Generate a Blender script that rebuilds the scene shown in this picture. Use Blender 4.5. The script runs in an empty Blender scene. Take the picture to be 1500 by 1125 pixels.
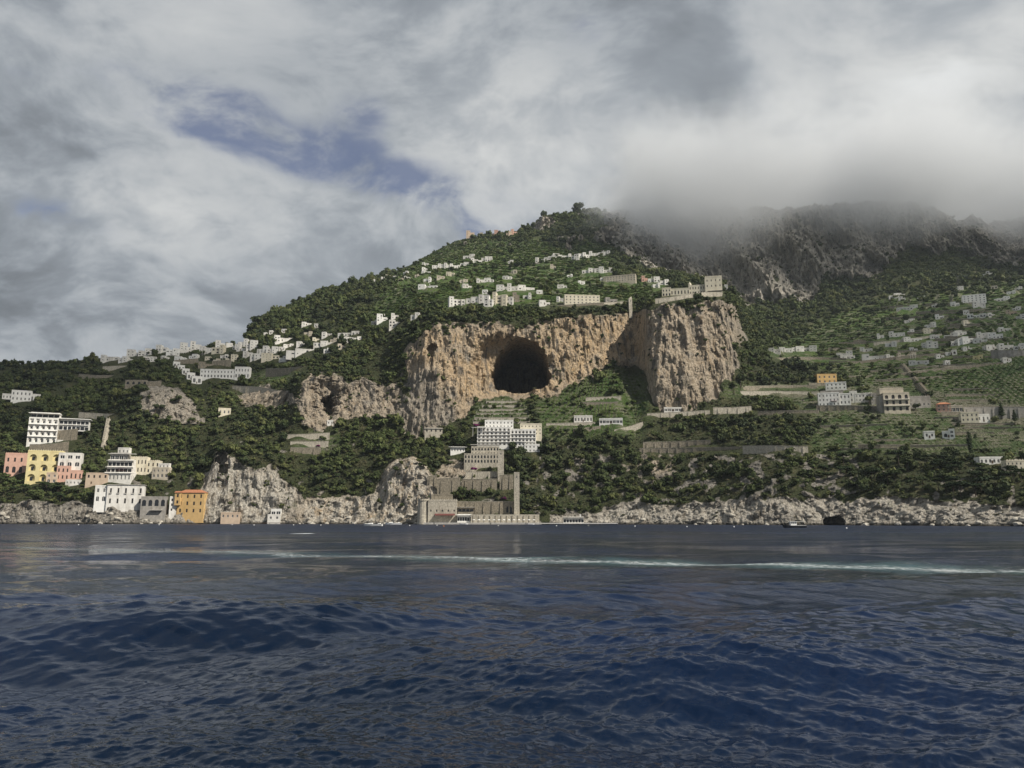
import bpy, bmesh, math, random
import numpy as np
from mathutils import Vector, Matrix

SC = bpy.context.scene
COL = SC.collection
rng = np.random.default_rng(7)
random.seed(7)

# ------------------------------------------------------------------ camera
CAM_H = 4.0
F = 1100.0
PITCH = math.atan(198.5 / F)
CP, SP = math.cos(PITCH), math.sin(PITCH)
cam_d = bpy.data.cameras.new('camera')
cam_d.sensor_width = 36.0
cam_d.lens = 36.0 * F / 1500.0
cam_d.clip_start = 0.5
cam_d.clip_end = 20000
cam = bpy.data.objects.new('camera', cam_d)
cam.location = (0, 0, CAM_H)
cam.rotation_euler = (math.radians(90) + PITCH, 0, 0)
COL.objects.link(cam)
SC.camera = cam

# ------------------------------------------------------------------ node helper
class NT:
    def __init__(s, tree):
        s.t = tree; s.n = tree.nodes; s.l = tree.links
    def new(s, typ, **kw):
        n = s.n.new(typ)
        for k, v in kw.items(): setattr(n, k, v)
        return n
    def put(s, sock, v):
        if hasattr(v, 'is_output'): s.l.new(v, sock)
        elif v is not None: sock.default_value = v
    def math(s, op, a, b=None, c=None, clamp=False):
        n = s.new('ShaderNodeMath', operation=op, use_clamp=clamp)
        s.put(n.inputs[0], a)
        if b is not None: s.put(n.inputs[1], b)
        if c is not None: s.put(n.inputs[2], c)
        return n.outputs[0]
    def vmath(s, op, a, b=None, out=0):
        n = s.new('ShaderNodeVectorMath', operation=op)
        s.put(n.inputs[0], a)
        if b is not None:
            s.put(n.inputs['Scale'] if op == 'SCALE' else n.inputs[1], b)
        return n.outputs[out]
    def noise(s, vec, scale, detail=4.0, rough=0.55, dist=0.0, lac=2.0, typ='FBM', col=False):
        n = s.new('ShaderNodeTexNoise'); n.noise_type = typ
        if vec is not None: s.l.new(vec, n.inputs['Vector'])
        n.inputs['Scale'].default_value = scale; n.inputs['Detail'].default_value = detail
        n.inputs['Roughness'].default_value = rough; n.inputs['Distortion'].default_value = dist
        n.inputs['Lacunarity'].default_value = lac
        return n.outputs[1 if col else 0]
    def ramp(s, v, lo, hi, a=0.0, b=1.0, smooth=True):
        n = s.new('ShaderNodeMapRange'); n.interpolation_type = 'SMOOTHSTEP' if smooth else 'LINEAR'
        s.put(n.inputs[0], v)
        for i, q in zip((1, 2, 3, 4), (lo, hi, a, b)): n.inputs[i].default_value = q
        return n.outputs[0]
    def mix(s, f, a, b, typ='MIX'):
        n = s.new('ShaderNodeMix', data_type='RGBA', blend_type=typ)
        s.put(n.inputs[0], f)
        for q, i in ((a, 6), (b, 7)):
            if isinstance(q, tuple): q = (*q[:3], 1.0)
            s.put(n.inputs[i], q)
        return n.outputs[2]
    def sepxyz(s, v):
        n = s.new('ShaderNodeSeparateXYZ'); s.l.new(v, n.inputs[0]); return n.outputs
    def comb(s, x, y, z):
        n = s.new('ShaderNodeCombineXYZ')
        for i, q in enumerate((x, y, z)): s.put(n.inputs[i], q)
        return n.outputs[0]
    def scale3(s, v, sx, sy, sz):
        n = s.new('ShaderNodeVectorMath', operation='MULTIPLY'); s.l.new(v, n.inputs[0])
        n.inputs[1].default_value = (sx, sy, sz); return n.outputs[0]

# ------------------------------------------------------------------ pixel <-> direction
def pix2ae(px, py):
    px = np.asarray(px, float); py = np.asarray(py, float)
    v = (562.5 - py) / F
    dy = CP - v * SP
    return (px - 750) / F / dy, (SP + v * CP) / dy
def ae2pix(a, e):
    d = CP + e * SP
    return 750 + F * a / d, 562.5 - F * (-SP + e * CP) / d

# ------------------------------------------------------------------ sky, sun, exposure
SUN_AZ = math.radians(119); SUN_EL = math.radians(45)
world = bpy.data.worlds.new('World'); SC.world = world; world.use_nodes = True
wt = NT(world.node_tree); wt.n.clear()
w_out = wt.new('ShaderNodeOutputWorld'); w_bg = wt.new('ShaderNodeBackground')
wt.l.new(w_bg.outputs[0], w_out.inputs[0])
sky = wt.new('ShaderNodeTexSky', sky_type='NISHITA'); sky.sun_disc = False
sky.sun_elevation = SUN_EL; sky.sun_rotation = SUN_AZ; sky.air_density = 1.1; sky.dust_density = 0.6
SKY_K = 0.062
def build_clouds():
    tc = wt.new('ShaderNodeTexCoord')
    d = wt.vmath('NORMALIZE', tc.outputs['Generated'])
    x, y, z = wt.sepxyz(d)
    zz = wt.math('ADD', wt.math('MAXIMUM', z, 0.0), 0.30)
    q = wt.comb(wt.math('DIVIDE', x, zz), wt.math('DIVIDE', y, zz), 0.0)   # cloud deck seen in perspective
    warp = wt.noise(q, 1.3, 3.0, 0.5, col=True)
    qw = wt.vmath('ADD', q, wt.vmath('SCALE', wt.vmath('SUBTRACT', warp, (0.5, 0.5, 0.5)), 0.55))
    big = wt.noise(qw, 1.1, 3.0, 0.5)
    mid = wt.noise(qw, 2.9, 5.0, 0.55)
    fine = wt.noise(qw, 8.0, 6.0, 0.6)
    ys = wt.math('MAXIMUM', y, 0.05)
    A = wt.math('DIVIDE', x, ys); E = wt.math('DIVIDE', z, ys)
    AE = wt.comb(wt.math('ADD', A, wt.math('MULTIPLY', wt.math('SUBTRACT', mid, 0.5), 0.26)),
                 wt.math('ADD', E, wt.math('MULTIPLY', wt.math('SUBTRACT', big, 0.5), 0.36)), 0.0)
    def total(lst):
        t = None
        for px, py, rx, ry, rot, amp in lst:
            a0, e0 = pix2ae(px, py)
            mp = wt.new('ShaderNodeMapping', vector_type='TEXTURE'); wt.l.new(AE, mp.inputs[0])
            mp.inputs[1].default_value = (float(a0), float(e0), 0); mp.inputs[2].default_value = (0, 0, math.radians(rot))
            mp.inputs[3].default_value = (1.75 * rx / F, 1.75 * ry / F, 1)
            gr = wt.new('ShaderNodeTexGradient', gradient_type='QUADRATIC_SPHERE'); wt.l.new(mp.outputs[0], gr.inputs[0])
            t = wt.math('MULTIPLY_ADD', gr.outputs['Fac'], amp, 0.0 if t is None else t)
        return t
    # rifts of blue between the banks of cloud
    gap = total([(255, 118, 190, 60, -22, 1.0), (445, 212, 170, 52, -30, 1.05), (600, 262, 140, 44, -14, 0.9),
                 (742, 312, 120, 60, -10, 1.7), (60, 350, 140, 56, -8, 0.9), (865, 32, 70, 64, 0, 0.6),
                 (545, 190, 60, 50, 0, 0.7), (540, 60, 70, 50, 0, 0.4), (20, 90, 90, 50, 0, 0.45), (350, 160, 90, 40, -28, 0.6)])
    br = wt.math('ADD', wt.math('MULTIPLY', wt.math('SUBTRACT', mid, 0.5), 1.5), wt.math('MULTIPLY', wt.math('SUBTRACT', fine, 0.5), 1.3))
    thin = wt.math('ADD', gap, wt.math('MULTIPLY', br, 0.75))
    wisp = wt.ramp(wt.noise(wt.scale3(qw, 1.0, 1.3, 1.0), 4.2, 7.0, 0.62), 0.40, 0.62, 0.06, 1.0)
    clear = wt.math('MULTIPLY', wt.ramp(thin, 0.22, 0.80, 0.0, 0.82), wisp)
    lum = total([(230, 330, 420, 170, -8, 0.20), (770, 190, 300, 170, -25, 0.20), (1400, 90, 380, 180, 20, 0.24),
                 (330, 30, 300, 90, 0, 0.10), (1030, 235, 240, 120, 12, -0.15), (1240, 210, 420, 80, 4, -0.07),
                 (60, 480, 330, 80, 0, -0.04), (80, 230, 240, 90, -20, -0.10), (620, 400, 260, 60, -20, -0.05)])
    val = wt.math('ADD', wt.math('ADD', 0.285, lum), wt.math('MULTIPLY', br, 0.17))
    val = wt.math('ADD', val, wt.math('MULTIPLY', wt.math('SUBTRACT', big, 0.5), 0.36))
    puff = wt.ramp(wt.math('ADD', mid, wt.math('MULTIPLY', wt.math('SUBTRACT', fine, 0.5), 0.5)), 0.40, 0.60, -0.035, 0.045)
    val = wt.math('MAXIMUM', wt.math('ADD', val, puff), 0.13)
    tint = wt.mix(wt.ramp(val, 0.2, 0.55), (0.88, 0.97, 1.08), (0.985, 1.0, 0.995))
    ccol = wt.vmath('SCALE', tint, val)
    scol = wt.vmath('SCALE', sky.outputs[0], SKY_K)
    scol = wt.scale3(scol, 0.95, 0.86, 1.0)
    col = wt.mix(clear, ccol, scol)
    wt.l.new(col, w_bg.inputs[0]); w_bg.inputs[1].default_value = 1.1
build_clouds()

sun_d = bpy.data.lights.new('sun', 'SUN'); sun_d.energy = 5.0; sun_d.angle = math.radians(0.6)
sun_d.color = (1.0, 0.93, 0.82)
sun = bpy.data.objects.new('sun', sun_d); COL.objects.link(sun)
SUN_V = Vector((math.sin(SUN_AZ) * math.cos(SUN_EL), math.cos(SUN_AZ) * math.cos(SUN_EL), math.sin(SUN_EL)))
sun.rotation_euler = SUN_V.to_track_quat('Z', 'Y').to_euler()
sun.location = (0, 0, 900)

vs = SC.view_settings
vs.view_transform = 'Standard'; vs.look = 'None'; vs.exposure = 0.18; vs.gamma = 1.0; vs.use_curve_mapping = False
SC.render.engine = 'CYCLES'
SC.cycles.use_denoising = True
SC.cycles.max_bounces = 5; SC.cycles.diffuse_bounces = 2; SC.cycles.glossy_bounces = 2
SC.cycles.transparent_max_bounces = 8; SC.cycles.volume_bounces = 3; SC.cycles.transmission_bounces = 2
SC.cycles.caustics_reflective = False; SC.cycles.caustics_refractive = False

# ------------------------------------------------------------------ numpy noise
_P = np.random.default_rng(11).permutation(256).astype(np.int32); _P = np.concatenate([_P, _P, _P])
_G = np.random.default_rng(12).normal(size=(256, 3)).astype(np.float32); _G /= np.linalg.norm(_G, axis=1)[:, None]
def perlin(x, y, z):
    x, y, z = (np.asarray(q, np.float32) for q in (x, y, z))
    x, y, z = np.broadcast_arrays(x, y, z)
    xi, yi, zi = (np.floor(q).astype(np.int32) for q in (x, y, z))
    xf, yf, zf = x - xi, y - yi, z - zi
    xi &= 255; yi &= 255; zi &= 255
    fade = lambda t: t * t * t * (t * (t * 6 - 15) + 10)
    u, v, w = fade(xf), fade(yf), fade(zf)
    def g(i, j, k):
        h = _P[_P[_P[xi + i] + yi + j] + zi + k]
        gr = _G[h]
        return gr[..., 0] * (xf - i) + gr[..., 1] * (yf - j) + gr[..., 2] * (zf - k)
    def lp(a, b, t): return a + t * (b - a)
    x00 = lp(g(0, 0, 0), g(1, 0, 0), u); x10 = lp(g(0, 1, 0), g(1, 1, 0), u)
    x01 = lp(g(0, 0, 1), g(1, 0, 1), u); x11 = lp(g(0, 1, 1), g(1, 1, 1), u)
    return lp(lp(x00, x10, v), lp(x01, x11, v), w) * 1.5
def fbm(x, y, z, oct=4, gain=0.5, ridged=False):
    t = 0; a = 1.0; n = 0
    for i in range(oct):
        p = perlin(x + 17.3 * i, y + 5.1 * i, z - 9.7 * i)
        t = t + a * ((1 - 2 * np.abs(p)) if ridged else p); n += a
        a *= gain; x, y, z = x * 2.03, y * 2.03, z * 2.03
    return t / n
def sstep(x, a, b):
    t = np.clip((x - a) / (b - a), 0, 1); return t * t * (3 - 2 * t)
def inpoly(px, py, poly):
    poly = np.asarray(poly, float); r = np.zeros(px.shape, bool)
    x0, y0 = poly[-1]
    for x1, y1 in poly:
        if y0 != y1:
            c = ((y1 > py) != (y0 > py)) & (px < (x0 - x1) * (py - y1) / (y0 - y1) + x1)
            r ^= c
        x0, y0 = x1, y1
    return r
def blur(a, k, axis):
    if k < 1: return a
    w = np.exp(-0.5 * (np.arange(-3 * k, 3 * k + 1) / k) ** 2); w /= w.sum()
    pad = [(0, 0)] * a.ndim; pad[axis] = (3 * k, 3 * k)
    b = np.pad(a, pad, mode='edge'); out = np.zeros_like(a)
    n = a.shape[axis]
    for i, q in enumerate(w):
        out += q * (b[i:i + n] if axis == 0 else b[:, i:i + n])
    return out

# ------------------------------------------------------------------ mesh / object helpers
def tag(o, label=None, cat=None, group=None, kind=None):
    if label: o['label'] = label
    if cat: o['category'] = cat
    if group: o['group'] = group
    if kind: o['kind'] = kind
    return o
def grid_mesh(name, V, nr, nc, keep=None):
    """V (nr*nc,3); quad grid, row-major"""
    idx = np.arange(nr * nc, dtype=np.int32).reshape(nr, nc)
    q = np.stack([idx[:-1, :-1], idx[:-1, 1:], idx[1:, 1:], idx[1:, :-1]], -1).reshape(-1, 4)
    if keep is not None: q = q[keep.reshape(-1)]
    me = bpy.data.meshes.new(name)
    me.vertices.add(len(V)); me.vertices.foreach_set('co', V.astype(np.float32).ravel())
    me.loops.add(q.size); me.loops.foreach_set('vertex_index', q.ravel())
    me.polygons.add(len(q))
    me.polygons.foreach_set('loop_start', np.arange(0, q.size, 4, dtype=np.int32))
    me.update(calc_edges=True)
    me.polygons.foreach_set('use_smooth', np.ones(len(q), bool))
    return me
def add_attr(me, name, arr):
    if arr.ndim == 1:
        at = me.attributes.new(name, 'FLOAT', 'POINT'); at.data.foreach_set('value', arr.astype(np.float32))
    else:
        at = me.attributes.new(name, 'FLOAT_COLOR', 'POINT'); at.data.foreach_set('color', arr.astype(np.float32).ravel())
def link(name, me, parent=None, mat=None):
    o = bpy.data.objects.new(name, me); COL.objects.link(o)
    if parent is not None: o.parent = parent
    if mat is not None and not me.materials: me.materials.append(mat)
    return o
def empty(name, loc, rz=0.0):
    o = bpy.data.objects.new(name, None); COL.objects.link(o)
    o.location = loc; o.rotation_euler = (0, 0, rz); o.empty_display_size = 1.0
    return o
# ------------------------------------------------------------------ terrain: control curves (pixel x, pixel y, distance)
W = [(-900, 640), (-300, 680), (0, 690), (150, 685), (210, 690), (300, 705), (420, 700), (500, 690), (600, 665), (640, 652), (790, 648),
     (850, 650), (900, 640), (1000, 610), (1150, 560), (1220, 548), (1300, 520), (1400, 480), (1500, 450), (1800, 390), (2400, 330)]
SH = [(-900, 730, 14), (-300, 730, 12), (0, 738, 10), (100, 740, 8), (160, 742, 6), (215, 757, 6), (240, 752, 8), (270, 745, 8), (300, 720, 12),
      (318, 664, 20), (345, 668, 24), (400, 668, 26), (425, 705, 22), (450, 722, 22), (500, 725, 25), (545, 712, 25), (575, 680, 25),
      (605, 672, 25), (625, 690, 28), (640, 735, 12), (700, 742, 8), (790, 742, 8), (820, 745, 10), (870, 752, 12), (910, 738, 18),
      (1000, 735, 22), (1060, 720, 25), (1100, 700, 30), (1160, 695, 30), (1200, 712, 28), (1250, 718, 25), (1300, 722, 22),
      (1400, 735, 18), (1500, 738, 14), (1800, 740, 12), (2400, 740, 12)]
R3 = [(-900, 650, 760), (-300, 650, 790), (0, 655, 780), (100, 655, 775), (160, 640, 790), (200, 622, 800), (300, 630, 790), (400, 630, 785),
      (430, 632, 765), (480, 628, 770), (530, 618, 775), (580, 640, 765), (600, 650, 760), (630, 628, 758), (670, 615, 765), (700, 592, 778),
      (740, 578, 790), (800, 574, 792), (850, 556, 800), (900, 534, 820), (930, 545, 835), (946, 572, 785), (964, 600, 762), (1000, 603, 756),
      (1040, 598, 760), (1062, 592, 766), (1080, 588, 774), (1095, 588, 776), (1110, 591, 772), (1200, 595, 740), (1300, 600, 700), (1400, 615, 660),
      (1500, 640, 600), (1800, 650, 540), (2400, 650, 480)]
R4 = [(-900, 600, 840), (-300, 600, 860), (0, 600, 860), (150, 600, 850), (200, 572, 825), (250, 575, 822), (290, 600, 822), (310, 578, 850),
      (360, 588, 850), (420, 570, 820), (440, 560, 790), (490, 548, 795), (560, 560, 800), (585, 530, 800), (600, 510, 795), (620, 485, 790),
      (640, 473, 788), (700, 476, 795), (750, 472, 802), (790, 478, 806), (830, 462, 810), (880, 458, 822), (902, 456, 846), (936, 453, 858),
      (948, 450, 795), (1000, 443, 790), (1060, 440, 795), (1078, 446, 806), (1083, 500, 850), (1100, 520, 870), (1150, 545, 860),
      (1200, 560, 830), (1300, 565, 790), (1400, 575, 750), (1500, 595, 690), (1800, 600, 640), (2400, 600, 560)]
R5 = [(-900, 540, 960), (-300, 535, 1000), (0, 532, 1000), (100, 533, 1000), (150, 528, 1000), (200, 520, 1010), (250, 514, 1020), (300, 508, 1030),
      (355, 501, 1040), (372, 505, 1010), (420, 512, 980), (480, 500, 960), (540, 480, 950), (600, 465, 900), (640, 452, 860), (700, 445, 865),
      (780, 440, 870), (850, 443, 870), (900, 445, 870), (940, 443, 868), (960, 438, 850), (1000, 434, 845), (1060, 432, 845), (1076, 436, 850),
      (1085, 480, 1000), (1100, 500, 1020), (1150, 515, 1010), (1250, 510, 1000), (1350, 505, 960), (1430, 500, 930), (1500, 505, 860),
      (1800, 515, 800), (2400, 520, 700)]
R6 = [(-900, 570, 1150), (0, 565, 1200), (150, 560, 1200), (250, 550, 1250), (340, 530, 1250), (360, 498, 1150), (372, 474, 1130), (400, 466, 1120),
      (450, 455, 1110), (500, 445, 1120), (560, 430, 1150), (620, 415, 1150), (700, 400, 1170), (800, 395, 1180), (900, 405, 1150),
      (960, 410, 1130), (1060, 412, 1150), (1090, 458, 1250), (1130, 478, 1250), (1200, 478, 1230), (1300, 465, 1220), (1400, 440, 1200),
      (1500, 440, 1150), (1800, 440, 1100), (2400, 440, 1000)]
R7 = [(-900, 620, 1500), (0, 620, 1500), (340, 570, 1500), (362, 520, 1400), (375, 475, 1180), (400, 459, 1200), (470, 432, 1280), (560, 407, 1400),
      (620, 384, 1450), (700, 368, 1480), (800, 360, 1500), (870, 365, 1500), (920, 372, 1500), (1000, 400, 1480), (1080, 440, 1450),
      (1130, 446, 1450), (1196, 438, 1440), (1210, 412, 1500), (1250, 404, 1520), (1290, 396, 1520), (1320, 378, 1560), (1380, 375, 1580),
      (1440, 388, 1560), (1500, 402, 1500), (1800, 400, 1450), (2400, 400, 1300)]
R8 = [(-900, 660, 1800), (0, 660, 1800), (340, 620, 1750), (365, 560, 1600), (378, 482, 1300), (400, 461, 1290), (470, 434, 1400), (560, 404, 1500),
      (600, 390, 1560), (640, 366, 1620), (670, 350, 1680), (690, 346, 1700), (755, 343, 1720), (770, 331, 1760), (800, 318, 1800), (850, 308, 1850),
      (890, 311, 1850), (920, 312, 1800), (1000, 312, 1720), (1080, 308, 1680), (1140, 305, 1630), (1200, 298, 1640), (1290, 296, 1660),
      (1350, 304, 1680), (1375, 308, 1690), (1400, 318, 1700), (1440, 322, 1720), (1500, 318, 1720), (1800, 320, 1800), (2400, 320, 1600)]

A0, A1, NC = -0.98, 0.98, 1660
acol = np.linspace(A0, A1, NC)
def curve(pts):
    p = np.array(pts, float); a, e = pix2ae(p[:, 0], p[:, 1])
    o = np.argsort(a); return np.interp(acol, a[o], e[o]), np.interp(acol, a[o], p[o, 2])
wy = np.interp(acol, pix2ae([p[0] for p in W], [768] * len(W))[0], [p[1] for p in W])
def row_e(c): e, Y = curve(c); return Y, CAM_H + Y * e
rows = []
rows.append((wy - 9, np.full(NC, -6.0)))
rows.append((wy, np.full(NC, 0.3)))
eS, dS = curve(SH); YS = wy + dS; rows.append((YS, np.maximum(CAM_H + YS * eS, 1.2)))
for c in (R3, R4, R5, R6, R7, R8): rows.append(row_e(c))
y8, z8 = rows[-1]
rows.append((y8 + 350, z8 - 40)); rows.append((y8 + 1100, z8 * 0.25))
segs = [5, 52, 78, 84, 46, 42, 40, 62, 12, 10]
Ys, Zs = [], []
for k, n in enumerate(segs):
    (ya, za), (yb, zb) = rows[k], rows[k + 1]
    t = np.arange(n)[:, None] / n
    Ys.append(ya + (yb - ya) * t); Zs.append(za + (zb - za) * t)
Ys.append(rows[-1][0][None]); Zs.append(rows[-1][1][None])
Y = np.concatenate(Ys); Z = np.concatenate(Zs); NR = Y.shape[0]
for k in (3,):
    Y[8:] = blur(blur(Y, k, 1), 2, 0)[8:]; Z[8:] = blur(blur(Z, k, 1), 2, 0)[8:]
A = np.broadcast_to(acol, Y.shape)
e = (Z - CAM_H) / Y
PX, PY = ae2pix(A, e)                      # where each ground point is seen, used to lay out what grows where
vis = np.maximum.accumulate(e, 0) - e < 0.004
# ragged borders
wx = fbm(A * 40, e * 40, 0.3, 3) * 11; wy_ = fbm(A * 40, e * 40, 7.7, 3) * 11
QX, QY = PX + wx, PY + wy_
front = Y < 1000
ROCKS = {   # what kind of stone shows where: (grey limestone, ochre stain, bleached)
 'shoreL': ([(-900, 742), (0, 738), (60, 736), (110, 741), (150, 742), (215, 756), (260, 752), (300, 735), (300, 790), (-900, 790)], 0.05, 0.45),
 'pale': ([(318, 658), (345, 668), (372, 690), (395, 680), (428, 708), (440, 728), (420, 750), (440, 790), (290, 790), (298, 700), (305, 672)], 0.3, 1.0),
 'mid': ([(440, 735), (500, 725), (545, 725), (560, 700), (578, 676), (612, 668), (640, 705), (648, 790), (440, 790)], 0.75, 0.9),
 'midR': ([(640, 675), (690, 668), (700, 700), (640, 705)], 0.35, 0.3),
 'shoreR': ([(810, 755), (880, 755), (915, 735), (1000, 738), (1060, 736), (1100, 728), (1180, 728), (1240, 734), (1300, 726), (1400, 736), (1500, 740), (2400, 742), (2400, 800), (810, 800)], 0.15, 0.85),
 'warm1': ([(880, 668), (930, 672), (1005, 676), (1005, 690), (945, 690)], 0.6, 0.5),
 'left': ([(205, 566), (262, 568), (290, 588), (303, 622), (275, 622), (235, 612), (212, 604)], 0.12, 0.3),
 'left2': ([(330, 570), (420, 572), (420, 590), (395, 600), (345, 590)], 0.3, 0.2),
 'cl1': ([(436, 560), (470, 545), (500, 552), (520, 570), (530, 552), (552, 566), (590, 556), (578, 618), (530, 612), (500, 620), (470, 634), (436, 630)], 0.4, 0.35),
 'big': ([(588, 508), (612, 500), (628, 478), (655, 470), (720, 474), (775, 476), (808, 470), (838, 462), (900, 460), (948, 452), (948, 540), (890, 534), (850, 556), (812, 580),
          (790, 585), (740, 582), (706, 582), (690, 590), (690, 612), (640, 622), (612, 650), (592, 640), (585, 600), (605, 555)], 0.95, 0.35),
 'prom': ([(944, 448), (1000, 446), (1040, 440), (1066, 444), (1080, 448), (1086, 480), (1082, 545), (1062, 562), (1048, 588), (1010, 602), (950, 598)], 0.5, 0.4),
 'promside': ([(1078, 450), (1094, 482), (1096, 500), (1078, 500)], 0.2, 0.1),
 'ridge': ([(505, 455), (530, 432), (560, 432), (580, 448), (545, 470), (515, 480)], 0.1, 0.1),
 'ridge2': ([(372, 480), (395, 466), (440, 452), (430, 470), (380, 486)], 0.3, 0.1),
}
FAR = {
 'm1': ([(900, 372), (880, 300), (1500, 280), (2400, 280), (2400, 402), (1490, 388), (1450, 384), (1390, 372), (1330, 368), (1290, 398), (1240, 412), (1205, 402),
         (1200, 440), (1130, 442), (1090, 452), (1076, 430), (1010, 408), (950, 396)], 0.06, 0.75),
 'top': ([(775, 330), (800, 320), (820, 325), (790, 340)], 0.1, 0.5),
 'top2': ([(810, 352), (900, 340), (905, 352), (840, 362)], 0.1, 0.4),
}
rock = np.zeros_like(Y); och = np.zeros_like(Y); pale = np.zeros_like(Y)
for dct, cond in ((ROCKS, front), (FAR, Y > 1300)):
    for nm, (poly, o, b) in dct.items():
        m = inpoly(QX, QY, poly) & cond
        rock[m] = 1; och[m] = np.maximum(och[m], o); pale[m] = np.maximum(pale[m], b)
for poly, o_, b_ in (([(585, 560), (622, 528), (640, 545), (656, 580), (680, 600), (670, 622), (612, 660), (580, 640)], 0.22, 0.3), ([(1000, 446), (1065, 444), (1066, 560), (1040, 590), (960, 600), (975, 520), (1010, 500)], 0.5, 0.35),
                     ([(640, 470), (800, 476), (800, 488), (640, 486)], 0.5, 0.3)):
    m = inpoly(QX, QY, poly) & front & (rock > 0); och[m] = o_; pale[m] = b_
soft = blur(blur(rock, 6, 0), 7, 1)
patch = fbm(A * 46, e * 60, 3.1, 4)
n_a = fbm(A * 34, e * 44, 8.8, 4); n_b = fbm(A * 105, e * 190, 4.4, 3)      # ledges: flatter than wide
amp = np.where(Y > 1300, 1.35, np.where(PY > 738, 0.45, 0.85))
hard = np.where(front & (och > 0.9), 0.16, 0.0) + np.where(PY > 740, 0.22, 0.0)
field = soft + hard * (soft > 0.3) + amp * (0.75 * n_a + 0.62 * n_b) * sstep(soft, 0.02, 0.3)
rock = sstep(field, 0.42, 0.58)
# brushy slopes with stone coming through
thr = np.where((PY > 665) & (PX > 780) & (PX < 1260), 0.05, np.where(PY > 690, 0.16, 0.36))
bare = sstep(fbm(A * 60, e * 95, 1.9, 4), thr, thr + 0.08) * (Y < 1000) * (PY > 560) * (PX > 180) * 0.9
bare2 = sstep(fbm(A * 70, e * 110, 6.9, 4), 0.34, 0.42) * (Y > 1150) * 0.8
rock = np.maximum(rock, np.maximum(bare, bare2))
rock = blur(blur(rock, 1, 0), 1, 1); och = blur(blur(och, 5, 0), 5, 1); pale = blur(blur(pale, 5, 0), 5, 1)

TERR = [[(1085, 570), (1200, 560), (1500, 540), (2400, 540), (2400, 670), (1500, 670), (1400, 660), (1190, 668), (1190, 600)],
        [(1200, 470), (1300, 440), (1500, 410), (2400, 400), (2400, 540), (1500, 540), (1300, 560), (1120, 520)],
        [(690, 588), (742, 582), (772, 586), (780, 620), (690, 622)],
        [(830, 560), (905, 536), (945, 560), (950, 610), (840, 616), (800, 590)],
        [(840, 430), (960, 400), (990, 432), (880, 450)],
        [(600, 340), (900, 360), (900, 430), (560, 440)],
        [(340, 540), (430, 548), (430, 570), (370, 562)],
        [(430, 640), (500, 635), (500, 662), (430, 662)],
        [(1060, 562), (1190, 562), (1190, 582), (1060, 582)],
        [(780, 590), (860, 560), (945, 600), (940, 640), (800, 640)],
        [(520, 480), (640, 450), (640, 420), (560, 430)],
        [(640, 455), (940, 440), (900, 425), (640, 430)]]
terr = np.zeros_like(Y)
for p in TERR: terr[inpoly(QX, QY, p)] = 1
terr *= (rock < 0.3); terr = blur(blur(terr, 3, 0), 3, 1)

# displacement
X = A * Y
S = lambda q: q.astype(np.float32)
k_big = np.clip(Y / 800, 0.7, 2.2)
flute = fbm(S(X / 20), S(Y / 20), S(Z / 75), 4, 0.52, True); flute -= flute.mean()
crag = fbm(S(X / 9), S(Y / 9), S(Z / 13), 4, 0.58)
bil = np.abs(perlin(S(X / 11 + 3), S(Y / 11), S(Z / 17))) + 0.5 * np.abs(perlin(S(X / 4.6), S(Y / 4.6 + 9), S(Z / 6.5))) + 0.3 * np.abs(perlin(S(X / 2.3), S(Y / 2.3 + 4), S(Z / 3.0)))
bil -= bil.mean()
hum = fbm(S(X / 70), S(Y / 70), S(Z / 90), 4)
strat = np.sin(Z / 3.1 + 5 * hum + 2.5 * crag) * 0.7
fk = np.where(Y > 1300, 3.4, 1.0)
R = -(flute * 7.5 * fk + bil * 4.0 * fk + hum * 8.0 + crag * 1.4 + strat * 0.6) * rock
R = R * sstep(Z, 0.5, 14) + -(crag * 2.5 + bil * 4.5) * rock * (1 - sstep(Z, 0.5, 14)) * (Z > -1)
# deep ravines down the high wall
rav = fbm(S(X / 130), S(Y / 260), S(Z / 420), 3, 0.5, True)
R += np.where(Y > 1300, np.maximum(soft, rock) * (0.35 - rav) * 78, 0)
dz = (1 - rock) * (hum * 5.0 + crag * 1.2) * sstep(Z, 6, 25) * np.clip(Y / 800, 0.6, 1.8)
# stepped terraces
step = np.where(Y > 1050, 6.0, np.where(PX > 1080, 3.6, 4.2)); ph = Z / step + hum * 0.8 + 0.15 * fbm(S(X / 25), S(Y / 25), 0.5, 2)
fr = ph - np.floor(ph); saw = (sstep(fr, 0.62, 0.95) - fr) * step
dz += saw * terr * 0.95
riser = sstep(fr, 0.60, 0.68) * (1 - sstep(fr, 0.93, 0.99)) * terr
# the great cavern and its arched alcove, the little grotto of the left cliff, the sea cave
def hole(cx, cy, rx, ry, depth, p=2.2, ybot=None, soft=0.08, wp=0.25):
    d = (np.abs((PX + wx * wp + n_b * wp * 14 - cx) / rx) ** p + np.abs((PY + wy_ * wp + n_a * wp * 14 - cy) / np.where(PY > cy, ry[1], ry[0])) ** p) ** (1 / p)
    m = sstep(d, 1.0 + soft, 1.0 - soft) * (Y < 1000)
    return m * depth
near_c = (Y < 900)
alc = hole(736, 558, 46, (63, 32), 17, 2.3, soft=0.14, wp=.35)
cav = hole(764, 547, 42, (50, 25), 105, 2.0, soft=0.05, wp=.55)
fl = sstep(PY, 588, 566)
R += (alc + cav) * fl
R += hole(484, 590, 7, (17, 14), 22, wp=.8) + hole(478, 582, 17, (26, 30), 8, soft=0.3, wp=.8)
R += hole(324, 672, 8, (12, 24), 14, wp=.8) + hole(632, 512, 6, (5, 9), 9, wp=.9) + hole(1222, 764, 15, (8, 12), 12)
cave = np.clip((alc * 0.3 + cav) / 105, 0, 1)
dz = dz * (1 - np.clip(cave * 8, 0, 1))
skyl = (Y > 1500)
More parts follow.
